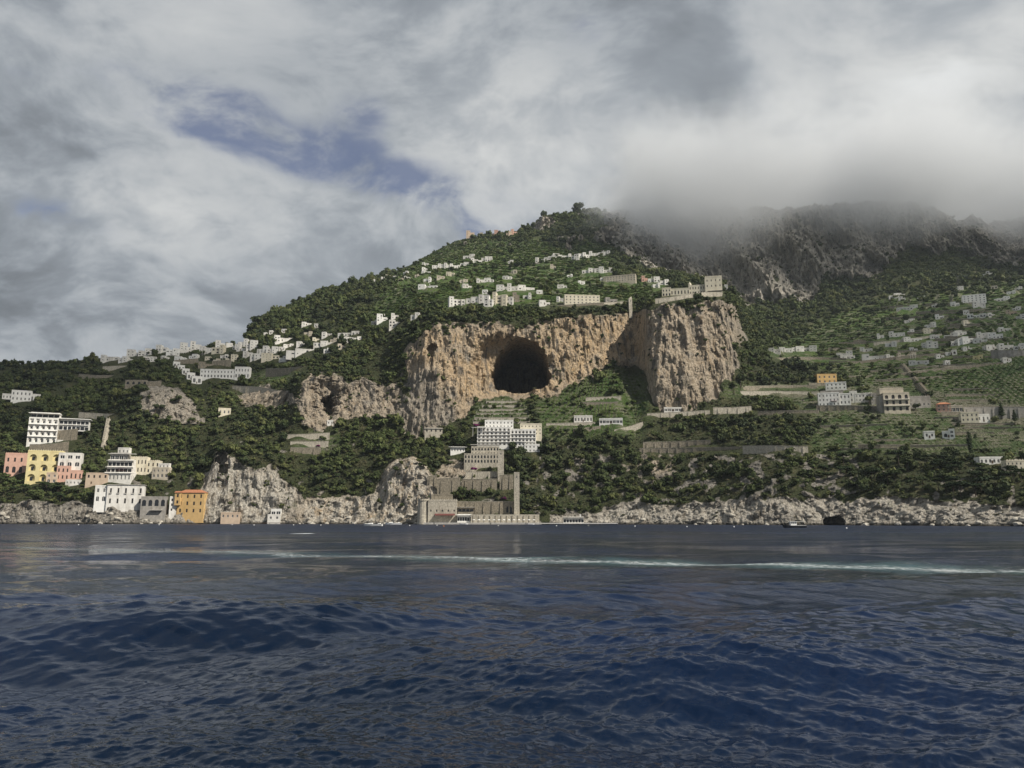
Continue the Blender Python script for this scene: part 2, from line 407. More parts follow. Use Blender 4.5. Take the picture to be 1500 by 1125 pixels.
Y2 = Y + R
Z2 = Z + dz
Z2[:6] = Z[:6]
TY, TZ = Y2, Z2
TE = (TZ - CAM_H) / TY
TX = A * TY
def ground_at(px, py, ymin=0.0):
    """first ground point met along the line of sight through a pixel -> world point"""
    a, ee = pix2ae(px, py); j = (a - A0) / (A1 - A0) * (NC - 1); j = int(np.clip(round(float(j)), 0, NC - 1))
    col = TE[:, j]; ok = np.where((col >= ee) & (TY[:, j] >= ymin) & (TZ[:, j] > -1))[0]
    if len(ok) == 0: i = int(np.argmax(np.where(TY[:, j] < 2300, col, -9)))
    else: i = ok[0]
    yy = TY[i, j]
    if i > 0 and col[i] > ee > col[i - 1]:
        t = (ee - col[i - 1]) / (col[i] - col[i - 1] + 1e-9); yy = TY[i - 1, j] + t * (TY[i, j] - TY[i - 1, j])
    return Vector((float(a * yy), float(yy), float(CAM_H + ee * yy)))
V = np.stack([TX, TY, TZ], -1).reshape(-1, 3)
me = grid_mesh('hillside', V, NR, NC)
rough = np.clip(0.5 + 0.9 * patch, 0, 1)
add_attr(me, 'stone', np.stack([rock, och, pale, riser], -1).reshape(-1, 4))
add_attr(me, 'shade_and_ground', np.stack([cave, terr, rough, np.ones_like(rock)], -1).reshape(-1, 4))

def terrain_material():
    m = bpy.data.materials.new('limestone_and_macchia'); m.use_nodes = True
    t = NT(m.node_tree); bs = t.n['Principled BSDF']
    at = t.new('ShaderNodeAttribute', attribute_name='stone'); at2 = t.new('ShaderNodeAttribute', attribute_name='shade_and_ground')
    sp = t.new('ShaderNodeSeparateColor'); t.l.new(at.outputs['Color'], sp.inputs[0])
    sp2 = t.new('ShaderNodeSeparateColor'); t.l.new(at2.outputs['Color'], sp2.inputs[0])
    rk, oc, pl = sp.outputs; rs = at.outputs['Alpha']; cave_shade, te, ro = sp2.outputs
    g = t.new('ShaderNodeNewGeometry'); P = g.outputs['Position']
    st = t.scale3(P, 1.0, 1.0, 0.22)
    n1 = t.noise(P, 0.045, 6, 0.6); n2 = t.noise(P, 0.5, 6, 0.68); n3 = t.noise(st, 0.20, 7, 0.66, 0.6); n4 = t.noise(P, 0.012, 3, 0.5)
    crack = t.noise(st, 0.6, 6, 0.7, 1.0)
    grey = t.mix(t.ramp(n3, 0.3, 0.7), (0.17, 0.155, 0.135), (0.40, 0.37, 0.32))
    grey = t.mix(t.ramp(n2, 0.35, 0.7, 0, 0.6), grey, (0.25, 0.235, 0.21))
    ochre = t.mix(t.ramp(n2, 0.3, 0.7), (0.50, 0.315, 0.145), (0.68, 0.485, 0.26))
    of = t.math('MULTIPLY', oc, t.ramp(t.math('ADD', t.math('MULTIPLY', n1, 0.6), t.math('MULTIPLY', n3, 0.4)), 0.32, 0.50), clamp=True)
    col = t.mix(of, grey, ochre)
    white = t.mix(t.ramp(n2, 0.35, 0.65), (0.48, 0.44, 0.37), (0.70, 0.66, 0.58))
    col = t.mix(t.math('MULTIPLY', pl, t.ramp(n3, 0.26, 0.54), clamp=True), col, white)
    col = t.mix(t.ramp(crack, 0.34, 0.47, 0.8, 0.0), col, (0.07, 0.062, 0.052))
    strk = t.noise(t.scale3(P, 1, 1, 0.07), 0.22, 6, 0.65, 0.3)
    col = t.mix(t.ramp(strk, 0.51, 0.64, 0.0, 0.82), col, (0.125, 0.117, 0.105))
    bed = t.noise(t.scale3(P, 0.07, 0.07, 1.0), 0.45, 6, 0.7, 0.5)
    col = t.mix(t.ramp(bed, 0.30, 0.43, 0.55, 0.0), col, (0.085, 0.075, 0.06))
    lichen = t.ramp(t.noise(P, 0.09, 6, 0.65), 0.56, 0.72, 0.0, 0.6)
    col = t.mix(lichen, col, (0.085, 0.092, 0.055))
    soil = t.mix(t.ramp(n2, 0.35, 0.7), (0.035, 0.046, 0.020), (0.080, 0.088, 0.042))
    dry = t.mix(t.ramp(n1, 0.4, 0.6), (0.075, 0.082, 0.034), (0.17, 0.15, 0.085))
    soil = t.mix(t.math('MULTIPLY', t.ramp(ro, 0.45, 0.9), 0.6), soil, dry)
    tread = t.mix(t.ramp(n1, 0.35, 0.65), (0.052, 0.100, 0.024), (0.11, 0.155, 0.045))
    soil = t.mix(t.math('MULTIPLY', te, 0.96), soil, tread)
    wall = t.mix(t.ramp(n2, 0.3, 0.7), (0.12, 0.11, 0.085), (0.29, 0.265, 0.21))
    wf = t.math('MULTIPLY', rs, t.ramp(n1, 0.38, 0.56, 0.2, 0.85), clamp=True)
    soil = t.mix(wf, soil, wall)
    out = t.mix(t.ramp(t.math('ADD', rk, t.math('MULTIPLY', t.math('SUBTRACT', n2, 0.5), 0.5)), 0.35, 0.65), soil, col)
    out = t.mix(t.math('MULTIPLY', cave_shade, 0.75), out, (0.035, 0.033, 0.033))  # shade painted into the rock, with soot, darker deeper inside the cave
    # wet dark line at the sea's edge
    z = t.sepxyz(P)[2]
    wet = t.ramp(t.math('ADD', z, t.math('MULTIPLY', n2, 1.2)), 1.0, 3.2, 0.9, 0.0)
    out = t.mix(wet, out, (0.035, 0.032, 0.025))
    t.l.new(out, bs.inputs['Base Color']); bs.inputs['Roughness'].default_value = 0.95
    bs.inputs['Specular IOR Level'].default_value = 0.15
    b = t.new('ShaderNodeBump'); b.inputs['Strength'].default_value = 0.9; b.inputs['Distance'].default_value = 4.5
    t.l.new(t.math('ADD', t.math('MULTIPLY', n2, 0.8), crack), b.inputs['Height']); t.l.new(b.outputs[0], bs.inputs['Normal'])
    return m
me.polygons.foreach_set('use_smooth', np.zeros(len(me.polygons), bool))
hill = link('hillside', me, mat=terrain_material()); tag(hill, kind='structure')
# ------------------------------------------------------------------ sea
def make_sea():
    nc, nr = 900, 780
    a = np.linspace(-1.0, 1.0, nc)
    inv = np.linspace(1 / 10.5, 1 / 760.0, nr)
    yy = 1 / inv
    Yg, Ag = np.meshgrid(yy, a, indexing='ij'); Xg = Ag * Yg
    cell = np.gradient(yy)[:, None] * np.ones((1, nc))
    H = np.zeros_like(Xg); DX = np.zeros_like(Xg); DY = np.zeros_like(Xg); r = np.random.default_rng(5)
    X_, Y_ = Xg.copy(), Yg.copy()
    def lim(wl): return sstep(wl / np.maximum(cell, 0.02), 2.5, 6.0)
    for i in range(44):
        wl = 26.0 * (0.885 ** i) * r.uniform(0.9, 1.1)
        th = math.radians(r.normal(-80, 17 + i * 0.55))
        k = 2 * math.pi / wl; amp = (0.070 if wl > 8 else 0.046 if wl > 2.2 else 0.072 if wl > 0.9 else 0.098) / k * r.uniform(0.6, 1.4)
        ph = (X_ * math.cos(th) + Y_ * math.sin(th)) * k + r.uniform(0, 6.28) + 1.5 * perlin(S(Xg / (wl * 2.6)), S(Yg / (wl * 2.6)), np.float32(i * 3.3))
        env = 0.55 + 0.9 * np.clip(perlin(S(Xg / (wl * 3.1)), S(Yg / (wl * 3.1)), np.float32(i * 1.7 + 50)) + 0.25, 0, 1)
        s_ = np.sin(ph); g_ = amp * env * lim(wl); H += g_ * (s_ + 0.12 * np.cos(2 * ph)); DX += 0.85 * g_ * math.cos(th) * np.cos(ph); DY += 0.85 * g_ * math.sin(th) * np.cos(ph)
    tap = sstep(1.0 - np.abs(Ag), 0.0, 0.09) * sstep(Yg, 10.5, 11.7); H *= tap
    Xg = Xg + DX * tap; Yg = Yg + DY * tap
    fade = (sstep(760 - Yg, 0, 250) * 0.6 + 0.4) * (0.36 + 0.64 * sstep(Yg, 72, 34))
    V = np.stack([Xg, Yg, H * fade], -1).reshape(-1, 3)
    me = grid_mesh('sea', V, nr, nc)
    # open water all round, coarse
    bm = bmesh.new(); bm.from_mesh(me)
    def quad(c): bm.faces.new([bm.verts.new(p) for p in c])
    z = -0.03; B = 9000
    quad([(-B, -B, z), (B, -B, z), (B, 10.6, z), (-B, 10.6, z)])
    quad([(-B, 10.6, z), (-0.985 * 10.6, 10.6, z), (-0.985 * 760, 760, z), (-B, 760, z)])
    quad([(0.985 * 10.6, 10.6, z), (B, 10.6, z), (B, 760, z), (0.985 * 760, 760, z)])
    bm.to_mesh(me); bm.free()
    m = bpy.data.materials.new('sea_water'); m.use_nodes = True
    t = NT(m.node_tree); bs = t.n['Principled BSDF']; out = t.n['Material Output']
    g = t.new('ShaderNodeNewGeometry'); P = g.outputs['Position']; x, y, z_ = t.sepxyz(P)
    # churned wake of a passing boat, a long ragged band on the water
    wp = [(-60, 801), (20, 803), (250, 809), (500, 813), (750, 820), (1000, 826), (1250, 830), (1500, 833), (1600, 835)]
    wpts = []
    for qx, qy in wp:
        a_, e_ = pix2ae(qx, qy); yy_ = -CAM_H / float(e_); wpts.append((float(a_) * yy_, yy_))
    c2, c1, c0 = np.polyfit([q[0] for q in wpts], [q[1] for q in wpts], 2)
    w = t.noise(P, 0.05, 4, 0.55); w2 = t.noise(P, 0.16, 5, 0.6)
    line = t.math('ADD', t.math('MULTIPLY', t.math('ADD', t.math('MULTIPLY', x, float(c2)), float(c1)), x), float(c0))
    dist = t.math('ADD', t.math('MULTIPLY', t.math('SUBTRACT', y, line), 0.9), t.math('MULTIPLY', t.math('SUBTRACT', w, 0.5), 6.0))
    ad = t.math('ABSOLUTE', dist)
    band = t.ramp(ad, 0.1, 4.2, 1.0, 0.0)
    streak = t.noise(t.comb(t.math('MULTIPLY', x, 0.22), t.math('MULTIPLY', dist, 0.7), 0.0), 1.0, 9, 0.78, 1.0)
    fizz = t.noise(t.scale3(P, 1.0, 0.6, 1.0), 1.6, 5, 0.7)
    grow = t.ramp(x, -75, 5, 0.35, 1.0)
    foam = t.ramp(t.math('ADD', t.math('ADD', t.math('MULTIPLY', streak, 0.5), t.math('MULTIPLY', fizz, 0.5)), t.math('MULTIPLY', band, 0.24)), 0.60, 0.92)
    foam = t.math('MULTIPLY', t.math('MULTIPLY', foam, band), t.math('MULTIPLY', grow, 0.75), clamp=True)
    halo = t.math('MULTIPLY', t.ramp(ad, 0.5, 6.0, 0.8, 0.0), t.math('MULTIPLY', t.ramp(w2, 0.30, 0.62), grow), clamp=True)
    sx = t.math('DIVIDE', t.math('ADD', x, 60.5), 3.2); sy = t.math('DIVIDE', t.math('SUBTRACT', y, 221.0), 9.0)
    cap = t.ramp(t.math('ADD', t.math('ADD', t.math('MULTIPLY', sx, sx), t.math('MULTIPLY', sy, sy)), t.math('MULTIPLY', t.math('SUBTRACT', w2, 0.5), 1.2)), 0.3, 1.0, 0.9, 0.0)
    foam = t.math('MAXIMUM', foam, cap)
    # surf line against the rocks is left to the wet stone; depth colour
    deep = t.mix(t.ramp(t.noise(P, 0.03, 3, 0.5), 0.35, 0.65), (0.0011, 0.0064, 0.018), (0.0022, 0.0120, 0.044))
    col = t.mix(halo, deep, (0.055, 0.125, 0.145))
    col = t.mix(foam, col, (0.72, 0.76, 0.76))
    t.l.new(col, bs.inputs['Base Color'])
    t.l.new(t.math('ADD', t.math('MULTIPLY', foam, 0.6), t.math('ADD', t.ramp(y, 35, 330, 0.03, 0.34), t.math('MULTIPLY', t.math('SUBTRACT', w2, 0.5), t.ramp(y, 40, 200, 0.0, 0.25)))), bs.inputs['Roughness'])
    bs.inputs['IOR'].default_value = 1.333
    near = t.ramp(y, 20, 220, 1.0, 0.0)
    b1 = t.noise(t.scale3(P, 0.8, 1.25, 1.0), 1.1, 4, 0.6, 0.5); b2 = t.noise(t.scale3(P, 0.75, 1.3, 1.0), 4.2, 3, 0.6, 0.4)
    hgt = t.math('ADD', t.math('MULTIPLY', b1, 0.13), t.math('MULTIPLY', b2, 0.036))
    hgt = t.math('MULTIPLY', hgt, t.math('ADD', t.math('ADD', t.ramp(y, 14, 75, 0.28, 1.3), t.ramp(y, 40, 110, 0.0, 1.7)), t.ramp(y, 90, 500, 0.0, 3.0)))
    fr_ = t.noise(t.scale3(P, 0.10, 0.16, 1.0), 1.0, 6, 0.7, 0.6)
    hgt = t.math('ADD', hgt, t.math('MULTIPLY', fr_, t.ramp(y, 60, 320, 0.0, 1.3)))
    hgt = t.math('ADD', hgt, t.math('MULTIPLY', foam, 0.25))
    b = t.new('ShaderNodeBump'); b.inputs['Strength'].default_value = 0.65; b.inputs['Distance'].default_value = 1.0
    t.l.new(hgt, b.inputs['Height']); t.l.new(b.outputs[0], bs.inputs['Normal'])
    o = link('sea', me, mat=m); tag(o, kind='structure'); return o
make_sea()
# ------------------------------------------------------------------ cloud sitting on the mountain, haze
def lumpy_box(name, x0, x1, y0, y1, z0, z1):
    bm = bmesh.new(); bmesh.ops.create_cube(bm, size=1.0)
    for v in bm.verts:
        v.co = Vector((x0 + (v.co.x + .5) * (x1 - x0), y0 + (v.co.y + .5) * (y1 - y0), z0 + (v.co.z + .5) * (z1 - z0)))
    me = bpy.data.meshes.new(name); bm.to_mesh(me); bm.free(); return me
def mountain_cloud():
    me = lumpy_box('cloud', 60, 2300, 1270, 2500, 500, 1020)
    m = bpy.data.materials.new('cloud_vapour'); m.use_nodes = True
    t = NT(m.node_tree); t.n.remove(t.n['Principled BSDF'])
    pv = t.new('ShaderNodeVolumePrincipled'); t.l.new(pv.outputs[0], t.n['Material Output'].inputs['Volume'])
    pv.inputs['Color'].default_value = (0.895, 0.915, 0.94, 1); pv.inputs['Anisotropy'].default_value = 0.1
    g = t.new('ShaderNodeNewGeometry'); P = g.outputs['Position']; x, y, z = t.sepxyz(P)
    n1 = t.noise(P, 0.0042, 5, 0.55); n2 = t.noise(t.scale3(P, 1, 1, 1.3), 0.018, 5, 0.65)
    n = t.math('ADD', t.math('MULTIPLY', t.math('SUBTRACT', n1, 0.5), 1.5), t.math('MULTIPLY', t.math('SUBTRACT', n2, 0.5), 0.9))
    A_ = t.math('DIVIDE', x, y)
    base = t.math('ADD', 522.0, t.ramp(x, 380, 700, 0.0, 105.0))
    base = t.math('SUBTRACT', base, t.ramp(x, 850, 1080, 0.0, 15.0))
    base = t.math('ADD', base, t.ramp(x, 380, 200, 0.0, 110.0))
    h = t.math('ADD', t.math('SUBTRACT', z, base), t.math('MULTIPLY', n, 165.0))
    d = t.ramp(h, -45, 150, 0.0, 1.0)
    d = t.math('MULTIPLY', d, t.ramp(t.math('ADD', x, t.math('MULTIPLY', n, 200.0)), 150, 330))
    d = t.math('MULTIPLY', d, t.ramp(t.math('SUBTRACT', z, t.math('MULTIPLY', n, 250.0)), 690, 880, 1.0, 0.0))
    d = t.math('MULTIPLY', d, t.ramp(y, 1275, 1420))
    t.l.new(t.math('MULTIPLY', d, 0.0145), pv.inputs['Density'])
    o = link('cloud', me, mat=m); tag(o, kind='stuff')
    return o
mountain_cloud()
def make_haze():
    me = lumpy_box('haze', -2700, 2700, -60, 3100, -9, 1100)
    m = bpy.data.materials.new('sea_air'); m.use_nodes = True
    t = NT(m.node_tree); t.n.remove(t.n['Principled BSDF'])
    pv = t.new('ShaderNodeVolumePrincipled'); t.l.new(pv.outputs[0], t.n['Material Output'].inputs['Volume'])
    pv.inputs['Color'].default_value = (0.82, 0.91, 1.0, 1); pv.inputs['Density'].default_value = 0.000032; pv.inputs['Anisotropy'].default_value = 0.2
    o = link('haze', me, mat=m); tag(o, kind='stuff')
make_haze()
def shade_cloud(name, loc, sx, sy, sz, dens, seed):
    bm = bmesh.new(); bmesh.ops.create_icosphere(bm, subdivisions=4, radius=1.0)
    co = np.array([v.co[:] for v in bm.verts])
    n = fbm(co[:, 0] * 1.3 + seed, co[:, 1] * 1.3, co[:, 2] * 1.3, 4)
    for v, q in zip(bm.verts, n):
        f = 1 + 0.45 * float(q); v.co = Vector((v.co.x * sx * f, v.co.y * sy * f, max(v.co.z, -0.35) * sz * f))
    me = bpy.data.meshes.new(name); bm.to_mesh(me); bm.free()
    m = bpy.data.materials.new('shade_cloud_vapour'); m.use_nodes = True
    t = NT(m.node_tree); t.n.remove(t.n['Principled BSDF'])
    pv = t.new('ShaderNodeVolumePrincipled'); t.l.new(pv.outputs[0], t.n['Material Output'].inputs['Volume'])
    pv.inputs['Color'].default_value = (0.98, 0.985, 0.99, 1); pv.inputs['Density'].default_value = dens
    o = link(name, me, mat=m); o.location = loc; tag(o, kind='stuff'); return o
def under_sun(p, h):
    k = (h - p[2]) / SUN_V.z; return (p[0] + SUN_V.x * k, p[1] + SUN_V.y * k, h)
shade_cloud('cloud', under_sun((740, 960, 150), 1250), 400, 380, 110, 0.0033, 3.0)  # unseen cloud added towards the sun to shade the valley
shade_cloud('cloud', under_sun((-560, 900, 190), 1350), 260, 180, 90, 0.007, 6.0)  # unseen cloud added overhead to shade the left hill
# ------------------------------------------------------------------ vegetation
def leaf_material(name, dark, light, tip):
    m = bpy.data.materials.new(name); m.use_nodes = True
    t = NT(m.node_tree); bs = t.n['Principled BSDF']
    oi = t.new('ShaderNodeObjectInfo'); g = t.new('ShaderNodeNewGeometry')
    r = oi.outputs['Random']
    tc = t.new('ShaderNodeTexCoord')
    n = t.noise(tc.outputs['Object'], 2.3, 3, 0.6)
    zone = t.noise(oi.outputs['Location'], 0.011, 4, 0.6)
    c = t.mix(t.math('ADD', t.math('MULTIPLY', r, 0.5), t.ramp(zone, 0.40, 0.60, -0.15, 0.75), clamp=True), dark, light)
    r2 = t.math('FRACT', t.math('MULTIPLY', r, 17.31))
    c = t.mix(t.math('MULTIPLY', t.ramp(r2, 0.62, 1.0), 0.85), c, tip)
    c = t.mix(t.ramp(n, 0.35, 0.7, 0.0, 0.45), c, tip)
    t.l.new(c, bs.inputs['Base Color']); bs.inputs['Roughness'].default_value = 0.8
    bs.inputs['Specular IOR Level'].default_value = 0.2
    return m
M_LEAF = leaf_material('macchia_leaves', (0.015, 0.028, 0.014), (0.058, 0.082, 0.026), (0.12, 0.13, 0.045))
M_LEAF2 = leaf_material('garden_leaves', (0.030, 0.062, 0.015), (0.072, 0.112, 0.026), (0.13, 0.155, 0.045))
M_PINE = leaf_material('pine_needles', (0.012, 0.026, 0.010), (0.030, 0.050, 0.016), (0.055, 0.07, 0.024))
M_BOUG = leaf_material('purple_blossom', (0.10, 0.012, 0.07), (0.16, 0.02, 0.10), (0.20, 0.03, 0.13))
def plain(name, col, rough=0.8, var=0.25, scale=0.8, spec=0.3, metal=0.0, grime=None):
    m = bpy.data.materials.new(name); m.use_nodes = True
    t = NT(m.node_tree); bs = t.n['Principled BSDF']
    g = t.new('ShaderNodeNewGeometry'); n = t.noise(g.outputs['Position'], scale, 5, 0.6)
    n2 = t.noise(t.scale3(g.outputs['Position'], 1, 1, 0.25), scale * 0.5, 4, 0.6)
    lo = tuple(c * (1 - var) for c in col); hi = tuple(min(1, c * (1 + var * 0.5)) for c in col)
    c = t.mix(t.ramp(n, 0.3, 0.7), lo, hi)
    if grime: c = t.mix(t.ramp(n2, 0.5, 0.72, 0.0, 0.7), c, grime)
    t.l.new(c, bs.inputs['Base Color']); bs.inputs['Roughness'].default_value = rough
    bs.inputs['Specular IOR Level'].default_value = spec; bs.inputs['Metallic'].default_value = metal
    return m
M_BARK = plain('bark', (0.09, 0.07, 0.05))

def crown_mesh(name, seed, nleaf, lobes, leaf, mat, core=True, spread=0.55):
    """unit crown: base at z=0, about 2 wide; leaf clumps on several overlapping lobes round a dark core"""
    r = np.random.default_rng(seed); vs_, fs = [], []
    L = lobes
    for i in range(nleaf):
        c, rad = L[r.integers(len(L))]
        d = r.normal(size=3); d /= np.linalg.norm(d)
        if d[2] < -0.35: d[2] *= -0.6
        p = np.array(c) + d * np.array(rad) * r.uniform(0.78, 1.08)
        nrm = d + r.normal(size=3) * spread; nrm /= np.linalg.norm(nrm)
        u = np.cross(nrm, r.normal(size=3)); u /= np.linalg.norm(u) + 1e-9; v = np.cross(nrm, u)
        s = leaf * r.uniform(0.6, 1.35); k = len(vs_)
        vs_ += [p + u * s, p + v * s * 0.8 + nrm * s * 0.18, p - u * s * 0.9, p - v * s * 0.75 + nrm * s * 0.12]
        fs.append((k, k + 1, k + 2, k + 3))
    if core:
        for c, rad in L:
            bm = bmesh.new(); bmesh.ops.create_icosphere(bm, subdivisions=1, radius=1.0)
            k = len(vs_)
            for v in bm.verts: vs_.append(np.array(c) + np.array(v.co) * np.array(rad) * 0.82 * r.uniform(0.85, 1.1))
            fs += [tuple(k + q.index for q in f.verts) for f in bm.faces]; bm.free()
    me = bpy.data.meshes.new(name); me.from_pydata([tuple(map(float, q)) for q in vs_], [], fs); me.update()
    me.materials.append(mat); return me
def rnd_lobes(seed, n, flat=0.8):
    r = np.random.default_rng(seed); out = [((0, 0, 0.62 * flat), (0.62, 0.62, 0.55 * flat))]
    for i in range(n):
        th = r.uniform(0, 6.28); q = r.uniform(0.3, 0.62); rad = r.uniform(0.3, 0.48)
        out.append(((q * math.cos(th), q * math.sin(th), r.uniform(0.35, 0.95) * flat), (rad, rad, rad * flat)))
    return out
protos = bpy.data.collections.new('bush_shapes')
P_KIND = []
for i in range(5):
    o = bpy.data.objects.new('bush', crown_mesh('bush', 40 + i, 95, rnd_lobes(60 + i, 4, 0.75 + 0.08 * i), 0.20, M_LEAF)); protos.objects.link(o)
garden = bpy.data.collections.new('orchard_shapes')
for i in range(3):
    o = bpy.data.objects.new('orchard_bush', crown_mesh('orchard_bush', 80 + i, 70, rnd_lobes(90 + i, 3, 0.6), 0.22, M_LEAF2)); garden.objects.link(o)

M_SCRUB = leaf_material('dry_scrub_leaves', (0.030, 0.040, 0.018), (0.075, 0.080, 0.036), (0.15, 0.135, 0.075))
scrub = bpy.data.collections.new('scrub_shapes')
for i in range(2):
    o = bpy.data.objects.new('scrub', crown_mesh('scrub', 120 + i, 36, rnd_lobes(130 + i, 2, 0.6), 0.26, M_SCRUB)); scrub.objects.link(o)
def scatter(name, collection, pts, rz, sc, pick):
    me = bpy.data.meshes.new(name); me.vertices.add(len(pts)); me.vertices.foreach_set('co', pts.astype(np.float32).ravel())
    at = me.attributes.new('sz', 'FLOAT_VECTOR', 'POINT'); at.data.foreach_set('vector', sc.astype(np.float32).ravel())
    at = me.attributes.new('rz', 'FLOAT_VECTOR', 'POINT'); at.data.foreach_set('vector', rz.astype(np.float32).ravel())
    at = me.attributes.new('pick', 'INT', 'POINT'); at.data.foreach_set('value', pick.astype(np.int32))
    o = link(name, me)
    ng = bpy.data.node_groups.new(name + '_scatter', 'GeometryNodeTree')
    ng.interface.new_socket('Geometry', in_out='INPUT', socket_type='NodeSocketGeometry')
    ng.interface.new_socket('Geometry', in_out='OUTPUT', socket_type='NodeSocketGeometry')
    N, Lk = ng.nodes, ng.links
    gi, go = N.new('NodeGroupInput'), N.new('NodeGroupOutput')
    iop = N.new('GeometryNodeInstanceOnPoints'); ci = N.new('GeometryNodeCollectionInfo')
    ci.inputs['Collection'].default_value = collection; ci.inputs['Separate Children'].default_value = True; ci.inputs['Reset Children'].default_value = True
    def attr(nm, typ):
        n = N.new('GeometryNodeInputNamedAttribute'); n.data_type = typ; n.inputs['Name'].default_value = nm; return n.outputs['Attribute']
    Lk.new(gi.outputs[0], iop.inputs['Points']); Lk.new(ci.outputs[0], iop.inputs['Instance'])
    iop.inputs['Pick Instance'].default_value = True
    Lk.new(attr('pick', 'INT'), iop.inputs['Instance Index'])
    e2r = N.new('FunctionNodeEulerToRotation'); Lk.new(attr('rz', 'FLOAT_VECTOR'), e2r.inputs[0]); Lk.new(e2r.outputs[0], iop.inputs['Rotation'])
    Lk.new(attr('sz', 'FLOAT_VECTOR'), iop.inputs['Scale'])
    Lk.new(iop.outputs[0], go.inputs[0])
    md = o.modifiers.new('scatter', 'NODES'); md.node_group = ng
    return o

NOTREE = []          # pixel boxes kept clear in front of buildings and walls: filled in before scattering
def sample(weight, r):
    c = np.cumsum(weight.ravel()); n = int(c[-1]); u = r.uniform(0, c[-1], n)
    i = np.searchsorted(c, u); return np.unravel_index(np.minimum(i, weight.size - 1), weight.shape)
def grow_wood():
    r = np.random.default_rng(21)
    dX = np.gradient(TX, axis=1); dYr = np.gradient(TY, axis=0); dZr = np.gradient(TZ, axis=0)
    area = np.abs(dX) * np.hypot(dYr, dZr)
    px, py = ae2pix(A, TE)
    hor = np.maximum.accumulate(TE, 0)
    seen = ((hor - TE) < 0.012) & (np.abs(A) < 0.86) & (TY < 2150) & (TZ > 5)
    clump = sstep(fbm(S(TX / 34), S(TY / 34), S(TZ / 34), 4), -0.28, 0.12)
    clear = np.zeros(A.shape, bool)
    for (x0, y0, x1, y1) in NOTREE: clear |= (px > x0) & (px < x1) & (py > y0) & (py < y1) & (TY < 1250)
    sp = np.interp(TY, [600, 800, 1200, 2000], [5.4, 6.0, 7.6, 10.0])
    veg = np.clip(1 - rock * 1.25, 0, 1)
    w = area / sp ** 2 * veg * (0.16 + 0.84 * clump) * (1 - 0.92 * terr) * seen * (~clear) * (cave < 0.03)
    wr = area / sp ** 2 * (rock > 0.5) * seen * (~clear) * (cave < 0.03) * 0.9 * sstep(fbm(S(TX / 14), S(TY / 14), S(TZ / 9), 3), 0.12, 0.42) * (TZ > 14)
    rowi = np.arange(NR)[:, None] * np.ones((1, NC)); rim = (np.abs(rowi - 217) < 9) & (px > 585) & (px < 1086)
    wr = wr + area / sp ** 2 * rim * seen * (~clear) * 1.6 * sstep(fbm(S(TX / 11), S(TY / 11), S(TZ / 11), 3), -0.15, 0.2)
    w = (w + wr) * 1.9
    i, j = sample(w, r)
    n = len(i)
    P = np.stack([TX[i, j] + r.normal(0, .6, n), TY[i, j] + r.normal(0, .6, n), TZ[i, j] - 0.5], -1)
    s = sp[i, j] * 0.50 * np.exp(r.normal(0, 0.38, n)) * np.where(rock[i, j] > 0.5, 0.55, 1.0)
    sc = np.stack([s, s, s * r.uniform(0.75, 1.45, n)], -1)
    rz = np.stack([r.normal(0, .12, n), r.normal(0, .12, n), r.uniform(0, 6.28, n)], -1)
    o = scatter('macchia_woodland', protos, P, rz, sc, r.integers(0, 5, n)); tag(o, kind='stuff')
    # vines and citrus on the terrace treads
    tread = terr * (riser < 0.25)
    w = area / 2.7 ** 2 * np.clip(tread - 0.3, 0, 1) * np.where(TY > 1050, 0.6, 1.0) * seen * (~clear) * 1.5
    i, j = sample(w, r); n2 = len(i)
    P = np.stack([TX[i, j], TY[i, j], TZ[i, j] - 0.2], -1)
    s = np.interp(TY[i, j], [600, 1400], [0.95, 2.2]) * np.exp(r.normal(0, 0.25, n2))
    sc = np.stack([s * 1.25, s, s], -1)
    rz = np.stack([np.zeros(n2), np.zeros(n2), r.uniform(-.3, .3, n2)], -1)
    o = scatter('terrace_orchard', garden, P, rz, sc, r.integers(0, 3, n2)); tag(o, kind='stuff')
    # low scrub and dry grass tufts on the near slopes
    w = area / 2.3 ** 2 * np.clip(1 - rock, 0.06, 1) * (1 - 0.75 * terr) * seen * (TY < 880) * (~clear) * (TZ > 6) * (cave < 0.03) * 0.85
    i, j = sample(w, r); n3 = len(i)
    P = np.stack([TX[i, j], TY[i, j], TZ[i, j] - 0.25], -1); s = 0.85 * np.exp(r.normal(0, 0.35, n3)); sc = np.stack([s * 1.2, s * 1.2, s], -1)
    rz = np.stack([np.zeros(n3), np.zeros(n3), r.uniform(0, 6.28, n3)], -1)
    o = scatter('dry_scrub', scrub, P, rz, sc, r.integers(0, 2, n3)); tag(o, kind='stuff')
    print('bushes', n, n2, n3)
